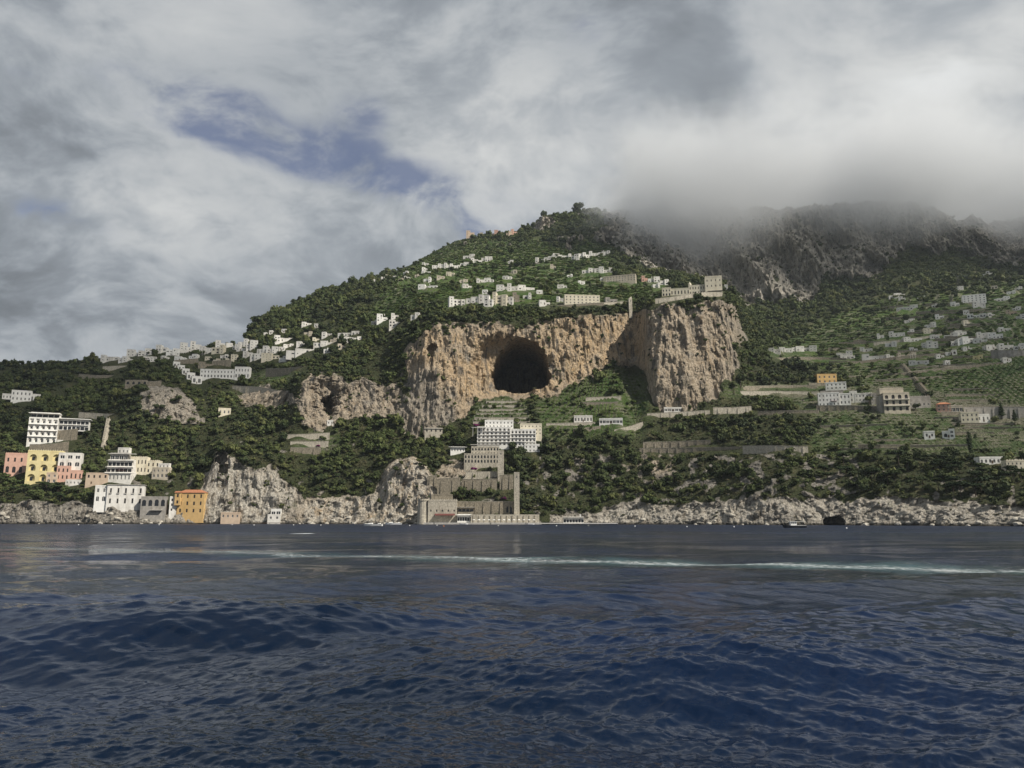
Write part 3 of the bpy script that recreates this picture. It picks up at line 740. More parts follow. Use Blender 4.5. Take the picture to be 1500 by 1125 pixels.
# ------------------------------------------------------------------ building kit
M_WALLS = {
 'white': plain('white_lime_plaster', (0.74, 0.72, 0.67), 0.9, 0.12, 0.35, 0.2, grime=(0.42, 0.39, 0.34)),
 'bright': plain('fresh_white_plaster', (0.80, 0.79, 0.75), 0.9, 0.08, 0.35, 0.2, grime=(0.58, 0.56, 0.51)),
 'cream': plain('cream_plaster', (0.70, 0.645, 0.51), 0.9, 0.12, 0.35, 0.2, grime=(0.50, 0.44, 0.32)),
 'beige': plain('beige_plaster', (0.56, 0.50, 0.40), 0.9, 0.15, 0.35, 0.2, grime=(0.36, 0.32, 0.26)),
 'yellow': plain('yellow_plaster', (0.70, 0.61, 0.33), 0.9, 0.12, 0.35, 0.2, grime=(0.55, 0.44, 0.22)),
 'pink': plain('pink_plaster', (0.60, 0.38, 0.30), 0.9, 0.12, 0.35, 0.2, grime=(0.46, 0.27, 0.20)),
 'peach': plain('peach_plaster', (0.57, 0.45, 0.34), 0.9, 0.12, 0.35, 0.2, grime=(0.45, 0.34, 0.25)),
 'orange': plain('orange_plaster', (0.62, 0.42, 0.19), 0.9, 0.12, 0.35, 0.2, grime=(0.52, 0.33, 0.12)),
 'grey': plain('grey_render', (0.34, 0.32, 0.29), 0.9, 0.25, 0.4, 0.2, grime=(0.17, 0.16, 0.14)),
 'stone': plain('rubble_stone', (0.30, 0.265, 0.205), 0.95, 0.45, 0.9, 0.15, grime=(0.16, 0.145, 0.11)),
 'pale_stone': plain('pale_dressed_stone', (0.49, 0.45, 0.37), 0.95, 0.35, 0.9, 0.15, grime=(0.25, 0.225, 0.18)),
}
M_TILE = plain('terracotta_roof_tiles', (0.40, 0.17, 0.09), 0.9, 0.35, 1.2)
M_FLAT = plain('flat_roof_screed', (0.40, 0.38, 0.34), 0.95, 0.2, 0.5)
M_CONC = plain('pale_concrete', (0.50, 0.48, 0.44), 0.9, 0.2, 0.5, grime=(0.30, 0.28, 0.25))
M_TRIM = plain('white_trim', (0.76, 0.75, 0.72), 0.8, 0.06)
M_WOOD = plain('dark_timber', (0.10, 0.065, 0.04), 0.8, 0.3)
M_IRON = plain('dark_iron', (0.05, 0.05, 0.05), 0.6, 0.2)
M_CANVAS = plain('white_canvas', (0.78, 0.77, 0.74), 0.9, 0.05)
M_RED = plain('red_awning', (0.13, 0.045, 0.04), 0.9, 0.15)
def glass_mat():
    m = bpy.data.materials.new('window_glass'); m.use_nodes = True
    bs = m.node_tree.nodes['Principled BSDF']
    bs.inputs['Base Color'].default_value = (0.022, 0.025, 0.030, 1); bs.inputs['Roughness'].default_value = 0.12
    bs.inputs['Specular IOR Level'].default_value = 0.35
    return m
M_GLASS = glass_mat()

class MB:
    def __init__(s): s.v = []; s.f = []; s.m = []
    def add(s, vs, fs, mi=0):
        k = len(s.v); s.v += [tuple(map(float, q)) for q in vs]; s.f += [tuple(k + i for i in f) for f in fs]; s.m += [mi] * len(fs)
    def box(s, x0, x1, y0, y1, z0, z1, mi=0):
        s.add([(x0, y0, z0), (x1, y0, z0), (x1, y1, z0), (x0, y1, z0), (x0, y0, z1), (x1, y0, z1), (x1, y1, z1), (x0, y1, z1)],
              [(0, 3, 2, 1), (4, 5, 6, 7), (0, 1, 5, 4), (1, 2, 6, 5), (2, 3, 7, 6), (3, 0, 4, 7)], mi)
    def bar(s, p, q, r, n=6, r2=None, mi=0):
        p, q = Vector(p), Vector(q); d = (q - p); u = d.orthogonal().normalized(); w = d.normalized().cross(u); r2 = r if r2 is None else r2
        vs = [p + (u * math.cos(6.2832 * i / n) + w * math.sin(6.2832 * i / n)) * r for i in range(n)] + \
             [q + (u * math.cos(6.2832 * i / n) + w * math.sin(6.2832 * i / n)) * r2 for i in range(n)]
        s.add(vs, [(i, (i + 1) % n, n + (i + 1) % n, n + i) for i in range(n)] + [tuple(range(n))[::-1], tuple(range(n, 2 * n))], mi)
    def lathe(s, prof, n=14, c=(0, 0, 0), mi=0):
        vs = [(c[0] + r * math.cos(6.2832 * i / n), c[1] + r * math.sin(6.2832 * i / n), c[2] + z) for r, z in prof for i in range(n)]
        fs = [(k * n + i, k * n + (i + 1) % n, (k + 1) * n + (i + 1) % n, (k + 1) * n + i) for k in range(len(prof) - 1) for i in range(n)]
        s.add(vs, fs, mi)
    def mesh(s, name, mats):
        me = bpy.data.meshes.new(name); me.from_pydata(s.v, [], s.f); me.update()
        for m in (mats if isinstance(mats, (list, tuple)) else [mats]): me.materials.append(m)
        if any(s.m): me.polygons.foreach_set('material_index', s.m)
        return me
    def build(s, name, mats, parent=None, loc=None):
        o = link(name, s.mesh(name, mats), parent)
        if loc is not None: o.location = loc
        return o

def facade(mb, w, h, ops, org, ux, uz=Vector((0, 0, 1)), depth=0.35, z_low=0.0):
    """wall w x h with real openings; org lower-left corner, ux along the wall, inward = uz x ux"""
    ux = Vector(ux); n_in = uz.cross(ux) * 1.0
    P = lambda x, z, d=0.0: Vector(org) + ux * x + uz * z + n_in * d
    xs = sorted({0.0, w, *[round(o[0], 3) for o in ops], *[round(o[1], 3) for o in ops]})
    zs = sorted({z_low, h, *[round(o[2], 3) for o in ops], *[round(o[3], 3) for o in ops]})
    R = [(round(o[0], 3), round(o[1], 3), round(o[2], 3), round(o[3], 3), o[4]) for o in ops]
    for za, zb in zip(zs, zs[1:]):
        run = None
        for xa, xb in zip(xs, xs[1:]):
            cx, cz = (xa + xb) / 2, (za + zb) / 2
            hole_ = any(o[0] < cx < o[1] and o[2] < cz < o[3] for o in R)
            if not hole_: run = [run[0], xb] if run else [xa, xb]
            if (hole_ or xb == xs[-1]) and run:
                mb.add([P(run[0], za), P(run[1], za), P(run[1], zb), P(run[0], zb)], [(0, 1, 2, 3)]); run = None
    for x0, x1, z0, z1, arch in R:
        if not arch:
            ring = [(x0, z0), (x1, z0), (x1, z1), (x0, z1)]
        else:
            r = (x1 - x0) / 2; r_z = min(r, (z1 - z0) * 0.75); zc = z1 - r_z; xc = (x0 + x1) / 2; K = 6
            arc = [(xc + r * math.cos(math.pi * i / K), zc + r_z * math.sin(math.pi * i / K)) for i in range(K + 1)]
            ring = [(x0, z0), (x1, z0)] + arc
            right = [(x1, z1)] + arc[:K // 2 + 1][::-1]; left = [(x0, z1)] + arc[K // 2:][::-1]
            for poly in (right, left[:1] + left[1:]):
                pts = [P(*q) for q in poly]
                for i in range(1, len(pts) - 1): mb.add([pts[0], pts[i], pts[i + 1]], [(0, 2, 1)])
        k = len(ring)
        vs = [P(*q) for q in ring] + [P(*q, depth) for q in ring]
        mb.add(vs, [(i, k + i, k + (i + 1) % k, (i + 1) % k) for i in range(k)])

_wm = {}
def window_mesh(kind):
    if kind not in _wm:
        mb = MB()
        if kind == 'plain':
            mb.box(-.5, .5, 0.0, .06, 0, 1, 0)
            for x in (-.5, -.045, .42): mb.box(x, x + .08, -.05, -.001, 0, 1, 1)
            for z in (0, .93): mb.box(-.42, -.046, -.05, -.001, z, z + .07, 1); mb.box(.036, .419, -.05, -.001, z, z + .07, 1)
            _wm[kind] = mb.mesh('window', [M_GLASS, M_TRIM])
        elif kind == 'brown':
            mb.box(-.5, .5, 0.0, .06, 0, 1, 0)
            for x in (-.5, -.045, .42): mb.box(x, x + .08, -.05, -.001, 0, 1, 1)
            _wm[kind] = mb.mesh('window', [M_GLASS, M_WOOD])
        elif kind.startswith('loggia'):
            mb.box(-.5, .5, 0.0, .06, 0, 1, 1); mb.box(-.2, .2, -.08, -.001, 0.0, .58, 0); mb.box(-.27, .27, -.05, -.002, .581, .64, 1)
            _wm[kind] = mb.mesh('window', [M_GLASS, M_WALLS[kind.split('_')[1]]])
        else:
            mb.box(-.5, .5, 0.0, .06, 0, 1, 0); _wm[kind] = mb.mesh('window', [M_GLASS])
    return _wm[kind]
def m_per_px(p): return p.y * (CP + (p.z - CAM_H) / p.y * SP) / F

class Building:
    def __init__(s, name, px, py, yaw=0.0, ymin=0.0, fwd=1.5, at=None):
        p = ground_at(px, py, ymin) if at is None else Vector(at)
        k = m_per_px(p); s.k = k; s.px, s.py = px, py
        d = Vector((p.x, p.y, 0)).normalized(); s.p = p - d * fwd
        s.rz = math.radians(yaw) - math.atan2(p.x, p.y) * 0.55
        s.root = empty(name, s.p, s.rz); s.nw = 0; s.name = name
    def loc(s, x, y): return (x - s.px) * s.k, (s.py - y) * s.k
    def win(s, x0, x1, z0, z1, y, rot=0, kind='plain', xo=0.0):
        o = bpy.data.objects.new('window', window_mesh(kind)); COL.objects.link(o); o.parent = s.root
        o.location = (xo if rot else (x0 + x1) / 2, y, z0); o.scale = (x1 - x0 + 0.1, 1, z1 - z0 + 0.05); o.rotation_euler = (0, 0, rot); s.nw += 1
        return o
    def block(s, x0, x1, yt, yb, col='white', rows=None, cols=None, style='r', depth=8.0, dy=0.0, roof='flat', found=None,
              ww=0.34, wh=0.5, kind='plain', parapet=0.7, sides=True, balcony=False, skip=(), part=None, clear=True, merlon=False, vw=(.86, .6), reveal=0.35):
        """one storeyed block given by the pixel box of its front; style one letter per floor from the ground up: r rect, a arch, n none, l wide loggia, s small"""
        k = s.k; xa, zb = s.loc(x0, yb); xb, zt = s.loc(x1, yt); w = xb - xa; h = zt - zb
        rows = rows or max(1, round(h / 3.3)); cols = cols or max(1, round(w / 3.4))
        st = (style * rows)[:rows] if len(style) < rows else style[:rows]
        fh = h / rows; ops = []
        for r in range(rows):
            c_n = cols; W_, H_ = ww, wh; c = st[r]
            if c == 'n': continue
            if c == 'l': W_, H_ = 0.74, 0.68
            if c == 'a': W_, H_ = max(ww, 0.5), max(wh, 0.66)
            if c == 's': W_, H_ = 0.24, 0.34
            if c == 'v': W_, H_ = vw
            cw = w / c_n
            for j in range(c_n):
                if (r, j) in skip: continue
                bw = cw * W_ * random.uniform(0.94, 1.06); bh = fh * H_ * random.uniform(0.95, 1.05); xc = cw * (j + .5)
                zl = r * fh + fh * (0.10 if c in 'alv' else 0.24)
                ops.append((xc - bw / 2, xc + bw / 2, zl, min(zl + bh, (r + 1) * fh - 0.1), c == 'a'))
        mb = MB(); low = -(found if found is not None else (7.0 if zb <= 0.5 else 0.3))
        facade(mb, w, h, ops, (xa, dy, zb), (1, 0, 0), z_low=low, depth=reveal)
        sops = []
        if sides and depth > 6 and rows <= 6:
            nside = max(1, round(depth / 4.5))
            for r in range(rows):
                if st[r] == 'n': continue
                for j in range(nside):
                    cw = depth / nside; xc = cw * (j + .5); sops.append((xc - .55, xc + .55, r * fh + fh * .26, r * fh + fh * .72, False))
        facade(mb, depth, h, sops, (xa, dy + depth, zb), (0, -1, 0), z_low=low)
        facade(mb, depth, h, sops, (xb, dy, zb), (0, 1, 0), z_low=low)
        mb.add([(xa, dy + depth, zb + low), (xb, dy + depth, zb + low), (xb, dy + depth, zt), (xa, dy + depth, zt)], [(1, 0, 3, 2)])
        M = M_WALLS[col] if isinstance(col, str) else col
        wall = mb.build('wall', M, s.root)
        if part: wall['label'] = part
        for (a, b, z0, z1, ar) in ops: s.win(xa + a, xa + b, zb + z0, zb + z1, dy + reveal - 0.07, kind=kind)
        for (a, b, z0, z1, ar) in sops:
            for X_, rt in ((xa + 0.28, -math.pi / 2), (xb - 0.28, math.pi / 2)):
                yy = dy + (depth - (a + b) / 2 if rt < 0 else (a + b) / 2)
                o = s.win(a, b, zb + z0, zb + z1, yy, rot=rt, kind='bare', xo=X_)
        rb = MB()
        if roof == 'flat':
            o_ = 0.12
            rb.box(xa - o_, xb + o_, dy - o_, dy + depth + o_, zt, zt + 0.25)
            if parapet:
                t_ = 0.25; pz = zt + 0.25
                rb.box(xa, xb, dy, dy + t_, pz, pz + parapet); rb.box(xa, xb, dy + depth - t_, dy + depth, pz, pz + parapet)
                rb.box(xa, xa + t_, dy + t_ + .002, dy + depth - t_ - .002, pz, pz + parapet); rb.box(xb - t_, xb, dy + t_ + .002, dy + depth - t_ - .002, pz, pz + parapet)
            ro = rb.build('roof', M, s.root)
            if merlon:
                mm = MB(); n = max(3, int(w / 1.6))
                for i in range(n): xx = xa + (i + .25) * w / n; mm.box(xx, xx + w / n * .5, dy + .003, dy + .3, zt + .25 + parapet, zt + .25 + parapet + .6)
                mm.build('battlement', M, ro)
        elif roof in ('hip', 'gable'):
            o_ = 0.5; rh = min(depth, w) * 0.26; yc = dy + depth / 2; ins = depth / 2 if roof == 'hip' and w > depth else 0.0
            A_, B_, C_, D_ = (xa - o_, dy - o_, zt), (xb + o_, dy - o_, zt), (xb + o_, dy + depth + o_, zt), (xa - o_, dy + depth + o_, zt)
            E_, F_ = (xa - o_ + ins, yc, zt + rh), (xb + o_ - ins, yc, zt + rh)
            rb.add([A_, B_, C_, D_, E_, F_], [(0, 1, 5, 4), (2, 3, 4, 5), (1, 2, 5), (3, 0, 4), (3, 2, 1, 0)])
            rb.box(xa - o_ - .05, xb + o_ + .05, dy - o_ - .05, dy - o_ + .1, zt - .25, zt - .003)
            rb.build('roof', M_TILE, s.root)
        elif roof == 'vault':
            n = 8; vs = []; fs = []
            for i in range(n + 1):
                an = math.pi * i / n; vs += [((xa + xb) / 2 - w / 2 * math.cos(an), dy, zt + 0.35 * w * math.sin(an)), ((xa + xb) / 2 - w / 2 * math.cos(an), dy + depth, zt + 0.35 * w * math.sin(an))]
            for i in range(n): fs.append((2 * i, 2 * i + 2, 2 * i + 3, 2 * i + 1))
            fs.append(tuple(range(0, 2 * n + 2, 2))[::-1]); fs.append(tuple(range(1, 2 * n + 2, 2)))
            rb.add(vs, fs); rb.build('roof', M, s.root)
        if balcony:
            for r in range(1, rows):
                if balcony == 'long':
                    bb = MB(); z = zb + r * fh
                    bb.box(xa + .1, xb - .1, dy - 1.3, dy - .002, z - .1, z + .1); b_o = bb.build('balcony', M_TRIM, s.root)
                    rr = MB(); rr.box(xa + .1, xb - .1, dy - 1.3, dy - 1.24, z + .95, z + 1.02)
                    n = max(3, int(w / 0.9))
                    for i in range(n + 1): xx = xa + .13 + (w - .26) * i / n; rr.box(xx - .03, xx + .03, dy - 1.29, dy - 1.25, z + .1, z + .95)
                    rr.build('railing', M_TRIM if balcony == 'long' else M_IRON, b_o)
                else:
                    cw = w / cols
                    for j in range(cols):
                        bb = MB(); z = zb + r * fh + fh * .2; xc = xa + cw * (j + .5); q = cw * ww * .5 + .35
                        bb.box(xc - q, xc + q, dy - .9, dy - .002, z - .15, z); b_o = bb.build('balcony', M_CONC, s.root)
                        rr = MB(); rr.box(xc - q, xc + q, dy - .9, dy - .84, z + .9, z + .97)
                        for i in range(5): xx = xc - q + .05 + (2 * q - .1) * i / 4; rr.box(xx - .03, xx + .03, dy - .89, dy - .85, z, z + .9)
                        rr.build('railing', M_IRON, b_o)
        if clear:
            NOTREE.append((x0 - 1, yt, x1 + 1, yb + 7))
        return xa, xb, zb, zt, dy
    def chimney(s, x, y, h=1.6):
        X_, Z_ = s.loc(x, y); mb = MB(); mb.box(X_ - .4, X_ + .4, 2.0, 2.8, Z_ - .5, Z_ + h); mb.box(X_ - .5, X_ + .5, 1.9, 2.9, Z_ + h + .003, Z_ + h + .2)
        mb.build('chimney', M_WALLS['white'], s.root)
    def door(s, x, yb, w=1.1, h=2.2, dy=0.0, mat=None):
        X_, Z_ = s.loc(x, yb); mb = MB(); mb.box(X_ - w / 2, X_ + w / 2, dy - .08, dy - .003, Z_, Z_ + h)
        mb.build('door', mat or M_WOOD, s.root)
    def pergola(s, x0, x1, y, dy=-4.0, h=2.6):
        xa, z = s.loc(x0, y); xb, _ = s.loc(x1, y); n = max(2, int((xb - xa) / 3)); mb = MB()
        for i in range(n + 1):
            X_ = xa + (xb - xa) * i / n; mb.box(X_ - .12, X_ + .12, dy, dy + .24, z - 5, z + h); mb.box(X_ - .08, X_ + .08, dy - .3, -.01, z + h + .003, z + h + .16)
        mb.box(xa - .3, xb + .3, dy, dy + .2, z + h + .165, z + h + .3); mb.build('pergola', M_WALLS['white'], s.root)
    def slab(s, x0, x1, y, dy0, dy1, t=0.35, mat=None, name='terrace'):
        xa, z = s.loc(x0, y); xb, _ = s.loc(x1, y); mb = MB(); mb.box(xa, xb, dy0, dy1, z - t, z); return mb.build(name, mat or M_TRIM, s.root)
    def done(s, label, cat, group=None):
        tag(s.root, label, cat, group); return s

def stone_wall(pts, h_px, label, col='stone', group=None, name='retaining_wall', thick=1.2, ymin=0.0, down=6.0, smooth=True, arches=0, cat='wall', posts=False, clear=True):
    """masonry wall along ground points seen at the given pixels; top stands h_px above the ground line"""
    full = []
    for (xa, ya), (xb, yb) in zip(pts, pts[1:]):
        n = max(1, int(abs(xb - xa) / 12))
        for i in range(n): full.append((xa + (xb - xa) * i / n, ya + (yb - ya) * i / n))
    full.append(pts[-1])
    P = [ground_at(x, y, ymin) for x, y in full]
    if smooth and len(P) > 2:
        ys = np.array([p.y for p in P]); n = len(ys)
        med = np.array([np.median(ys[max(0, i - 2):i + 3]) for i in range(n)]); fit = np.polyval(np.polyfit(range(n), med, min(2, n - 1)), range(n))
        P2 = []
        for (x, y), yy in zip(full, fit):
            a, ee = pix2ae(x, y); P2.append(Vector((float(a) * yy, yy, CAM_H + float(ee) * yy)))
        P = P2
    k = m_per_px(P[len(P) // 2]); h = h_px * k; o0 = P[len(P) // 2].copy()
    mb = MB(); vs = []
    for p in P:
        d = Vector((p.x, p.y, 0)).normalized(); q = p - d * 0.8 - o0; b = q + d * thick
        vs += [q + Vector((0, 0, -down)), q + Vector((0, 0, h)), b + Vector((0, 0, h)), b + Vector((0, 0, -down))]
    fs = []
    for i in range(len(P) - 1):
        for j in range(3): fs.append((4 * i + j, 4 * (i + 1) + j, 4 * (i + 1) + j + 1, 4 * i + j + 1))
    fs += [(0, 1, 2, 3), tuple(4 * (len(P) - 1) + j for j in (3, 2, 1, 0))]
    mb.add(vs, fs)
    root = empty(name, o0)
    mb.build('masonry', M_WALLS[col], root)
    cp = MB()
    for i in range(len(P) - 1):
        d0 = Vector((P[i].x, P[i].y, 0)).normalized(); a_ = P[i] - d0 * 0.95 - o0; b_ = P[i + 1] - d0 * 0.95 - o0; u = d0 * (thick + .3); z = Vector((0, 0, h + .003)); zz = Vector((0, 0, h + .28))
        cp.add([a_ + z, b_ + z, b_ + u + z, a_ + u + z, a_ + zz, b_ + zz, b_ + u + zz, a_ + u + zz], [(0, 3, 2, 1), (4, 5, 6, 7), (0, 1, 5, 4), (2, 3, 7, 6), (1, 2, 6, 5), (3, 0, 4, 7)])
    cp.build('coping', M_WALLS['pale_stone'], root)
    if h_px >= 5 and name == 'retaining_wall':
        for i in range(0, len(P) - 1):
            d0 = Vector((P[i].x, P[i].y, 0)).normalized(); u = (P[i + 1] - P[i]); u.z = 0; u = u.normalized(); c = (P[i] + P[i + 1]) / 2 - d0 * .8 - o0; bb = MB(); f0, f1 = c - u * .7, c + u * .7
            fr0, fr1 = -d0 * 1.1, -d0 * .35; zl, zh = Vector((0, 0, -down)), Vector((0, 0, h * .86))
            bb.add([f0 + fr0 + zl, f1 + fr0 + zl, f1 + zl, f0 + zl, f0 + fr1 + zh, f1 + fr1 + zh, f1 + zh, f0 + zh], [(0, 1, 5, 4), (1, 2, 6, 5), (3, 0, 4, 7), (4, 5, 6, 7)]); bb.build('buttress', M_WALLS[col], root)
    if posts:
        for i in range(0, len(P)):
            pb = MB(); q = P[i] - o0; pb.box(q.x - .12, q.x + .12, q.y + .1, q.y + .34, h, h + 2.4 + q.z); pb.build('post', M_CONC, root)
    if arches:
        L_ = P[-1] - P[0]
        for i in range(arches):
            c = P[0] + L_ * ((i + .5) / arches) - o0; d = Vector((P[0].x, P[0].y, 0)).normalized(); ab = MB(); r_ = min(h * .3, L_.length / arches * .32)
            u = Vector((L_.x, L_.y, 0)).normalized(); q = c - d * 0.86; ring = [q + u * r_ * math.cos(math.pi * j / 8) + Vector((0, 0, h * .35 + r_ * math.sin(math.pi * j / 8))) for j in range(9)]
            ring += [q - u * r_, q + u * r_]; n = len(ring)
            ab.add(ring + [p_ + d * .05 for p_ in ring], [tuple(range(n))] + [(j, (j + 1) % n, n + (j + 1) % n, n + j) for j in range(n)]); ab.build('arch_shade_panel', M_GLASS, root)  # flat dark panel on the wall face, painted shade for each arch
    tag(root, label, cat, group)
    if clear:
        for (x, y) in full: NOTREE.append((x - 7, y - h_px, x + 7, y + 5))
    return root
# ------------------------------------------------------------------ the buildings seen in the photograph
NUM = ['no', 'one', 'two', 'three', 'four', 'five', 'six', 'seven', 'eight', 'nine', 'ten', 'eleven', 'twelve', 'thirteen', 'fourteen', 'fifteen', 'sixteen', 'seventeen', 'eighteen', 'nineteen', 'twenty']
CNAME = {'white': 'white', 'bright': 'bright white', 'cream': 'cream', 'beige': 'beige', 'grey': 'grey', 'stone': 'rubble stone', 'pink': 'pink', 'yellow': 'yellow', 'peach': 'peach', 'orange': 'orange'}
def house(x0, x1, yt, yb, where, group, col='white', style=None, feat='', yaw=None, ymin=0.0, rows=None, cols=None, label=None, **kw):
    px = (x0 + x1) / 2
    if group in (G2, G5, G8) and not label: yt = yb - (yb - yt) * 0.82
    yaw = random.uniform(-14, 14) if yaw is None else yaw
    b = Building('house', px, yb, yaw, ymin)
    k = b.k; w = (x1 - x0) * k; h = (yb - yt) * k
    rows = rows or max(1, round(h / 3.6)); cols = cols or max(2, min(9, round(w / 3.6)))
    style = style or random.choice(['r', 'r', 'ar', 'r'])
    dp = kw.pop('depth', min(9.0, max(5.5, w * 0.7)))
    rf = 'hip' if 'tile' in feat else ('vault' if 'vault' in feat and w < 9 else 'flat')
    if rf == 'flat' and w > 8 and 'plain' not in feat:
        # a plain lime-washed cluster: two or three unequal cubes, some set back, with uneven windows
        n = 3 if w > 17 and random.random() < 0.7 else 2; cuts = sorted(random.uniform(.3, .7) for _ in range(n - 1)) if n == 2 else [random.uniform(.25, .4), random.uniform(.6, .75)]
        ed = [0, *cuts, 1]; tall = random.randrange(n)
        for i in range(n):
            xa, xb = x0 + (x1 - x0) * ed[i], x0 + (x1 - x0) * ed[i + 1]; f = 1.0 if i == tall else random.uniform(.5, .8)
            wi = (xb - xa) * k; hi = (yb - yt) * f; ri = max(1, round(hi * k / 3.4)); ci = max(1, min(4, round(wi / 4.8)))
            sk = {(r_, c_) for r_ in range(ri) for c_ in range(ci) if random.random() < .22 and ci > 1}
            b.block(xa, xb, yb - hi, yb, col, ri, ci, style if i == tall else random.choice(['r', 'v', 'a', 'r']), depth=dp * random.uniform(.8, 1.1), dy=0.0 if i == tall else random.uniform(.4, 2.5), skip=sk, ww=random.uniform(.18, .28), wh=random.uniform(.32, .44), vw=(random.uniform(.5, .7), .42), kind=random.choice(['plain', 'brown', 'bare']), **kw)
        ft = ('a set-back wing' if n == 2 else 'two set-back wings')
    else:
        b.block(x0, x1, yt, yb, col, rows, cols, style, depth=dp, roof=rf, **kw)
        ft = {'hip': 'a red tiled roof', 'vault': 'a vaulted roof'}.get(rf, 'a flat roof')
    if 'chim' in feat or random.random() < 0.25: b.chimney(x0 + (x1 - x0) * random.uniform(.2, .8), yt); ft += ' and chimney'
    if 'perg' in feat or (random.random() < 0.18 and w > 8): b.pergola(x0 + (x1 - x0) * .1, x0 + (x1 - x0) * .7, yb); ft = ft.replace(' and chimney', '') + ' and pergola'
    if col in ('white', 'bright') and rows == 1: b.door(x0 + (x1 - x0) * 0.5, yb, mat=M_WOOD)
    size = 'tiny' if x1 - x0 < 10 else 'small' if x1 - x0 < 18 else 'long' if x1 - x0 > 32 else 'broad' if rows == 1 else ''
    lab = label or f"{size} {CNAME[col]} {NUM[rows]}-storey house with {ft} {where}".strip()
    lab = ' '.join(lab.split()[:16])
    b.done(lab, 'house', group); return b

G2, G5, G8 = 'village houses under the ridge', 'scattered houses high on the mountain', 'houses over the terraced valley'
W1, G1 = 'on the low ridge crest', 'houses along the low ridge crest'
for q in [(148, 172, 521, 529), (173, 192, 523, 530), (186, 204, 513, 522), (203, 221, 511, 521), (228, 243, 506, 514), (244, 262, 511, 520, 'bright'), (264, 280, 503, 516),
          (279, 294, 501, 512), (292, 310, 508, 518), (309, 327, 506, 518, 'cream'), (316, 340, 500, 510), (340, 352, 505, 512), (348, 362, 497, 508), (361, 377, 499, 511)]:
    house(*q[:4], W1, G1, *(q[4:] or ('white',)))
W2, G2 = 'in the village under the ridge', 'village houses under the ridge'
for q in [(356, 376, 514, 522), (376, 392, 505, 518), (390, 407, 506, 518), (366, 384, 517, 527), (383, 408, 516, 528, 'cream'), (402, 430, 491, 501, 'white', 'v'), (408, 432, 521, 529),
          (420, 460, 510, 520, 'white', 'ra'), (445, 460, 485, 492, 'beige'), (471, 490, 486, 493), (459, 489, 499, 507), (494, 526, 485, 492), (504, 530, 492, 500),
          (386, 391, 487, 494), (394, 399, 484, 489), (412, 419, 482, 487), (291, 312, 530, 538, 'stone'), (442, 456, 472, 477), (460, 468, 474, 480), (346, 358, 508, 514), (434, 446, 500, 507)]:
    house(*q[:4], W2, G2, *(q[4:] or ('white',)))
W3, G3 = 'in woods left of the cliff', 'houses in the woods by the cliff'
W3 = 'in woods beside the ochre cliff'
for q in [(552, 568, 461, 471, 'bright'), (544, 554, 470, 475), (573, 584, 460, 467), (570, 586, 470, 479, 'white', 'a'), (601, 614, 459, 468)]:
    house(*q[:4], W3, G3, *(q[4:] or ('white',)))
W4, G4 = 'on the hamlet brow above the great cave', 'hamlet houses above the great cave'
for q in [(658, 682, 436, 448), (682, 708, 433, 443), (708, 721, 433, 448, 'white'), (721, 742, 428, 447, 'cream'), (742, 751, 436, 447), (751, 761, 429, 442, 'stone'), (766, 778, 430, 438),
          (727, 744, 418, 426), (743, 759, 416, 426), (759, 784, 419, 425), (815, 828, 435, 442), (790, 806, 441, 447), (887, 905, 437, 443, 'grey')]:
    house(*q[:4], W4, G4, *(q[4:] or ('white',)))
house(827, 879, 433, 446, W4, G4, 'cream', 'r', 'plain chim', cols=9, label='long cream two-storey farmhouse on the brow just above the cave cliff')
W5, G5 = 'high on the mountain slope', 'scattered houses high on the mountain'
for q in [(620, 631, 405, 413, 'bright'), (612, 640, 416, 422, 'bright'), (519, 532, 415, 420), (534, 546, 411, 416), (547, 558, 409, 414), (558, 566, 405, 412), (618, 627, 384, 389),
          (633, 646, 385, 394), (645, 660, 384, 393), (659, 674, 386, 393), (674, 691, 384, 389), (690, 706, 377, 385), (705, 721, 375, 383), (678, 695, 372, 378), (744, 752, 381, 386),
          (784, 798, 376, 384), (797, 812, 373, 382), (810, 824, 371, 377), (823, 837, 371, 378), (837, 848, 371, 381), (847, 864, 369, 377), (863, 878, 367, 375), (877, 894, 366, 374),
          (853, 868, 392, 400), (867, 884, 390, 399), (883, 898, 392, 399), (698, 710, 408, 414), (709, 723, 407, 413), (736, 749, 404, 409), (880, 888, 406, 410)]:
    house(*q[:4], W5, G5, *(q[4:] or ('white',)), ymin=900)
W6, G6 = 'behind the clifftop monastery', 'houses behind the clifftop monastery'
house(884, 931, 404, 413, W6, G6, 'beige', 'r', 'plain', ymin=880, cols=11, label='long beige two-storey building on the slope behind the clifftop monastery')
for q in [(940, 949, 405, 412, 'pink'), (950, 967, 406, 413), (967, 980, 410, 417, 'white'), (957, 967, 415, 421), (1061, 1066, 418, 424)]:
    house(*q[:4], W6, G6, *(q[4:] or ('white',)), ymin=840)
W7, G7 = 'on the crest under the clouds', 'houses on the crest under the clouds'
for q in [(683, 695, 338, 348, 'peach'), (699, 712, 341, 348, 'beige'), (711, 724, 341, 347, 'peach'), (724, 735, 337, 347, 'pink'), (742, 750, 339, 347, 'peach'), (749, 758, 336, 346, 'pink')]:
    house(*q, W7, G7)if False else house(*q[:4], W7, G7, q[4], ymin=1400)
W8, G8 = 'on the terraced valley slope', 'houses over the terraced valley'
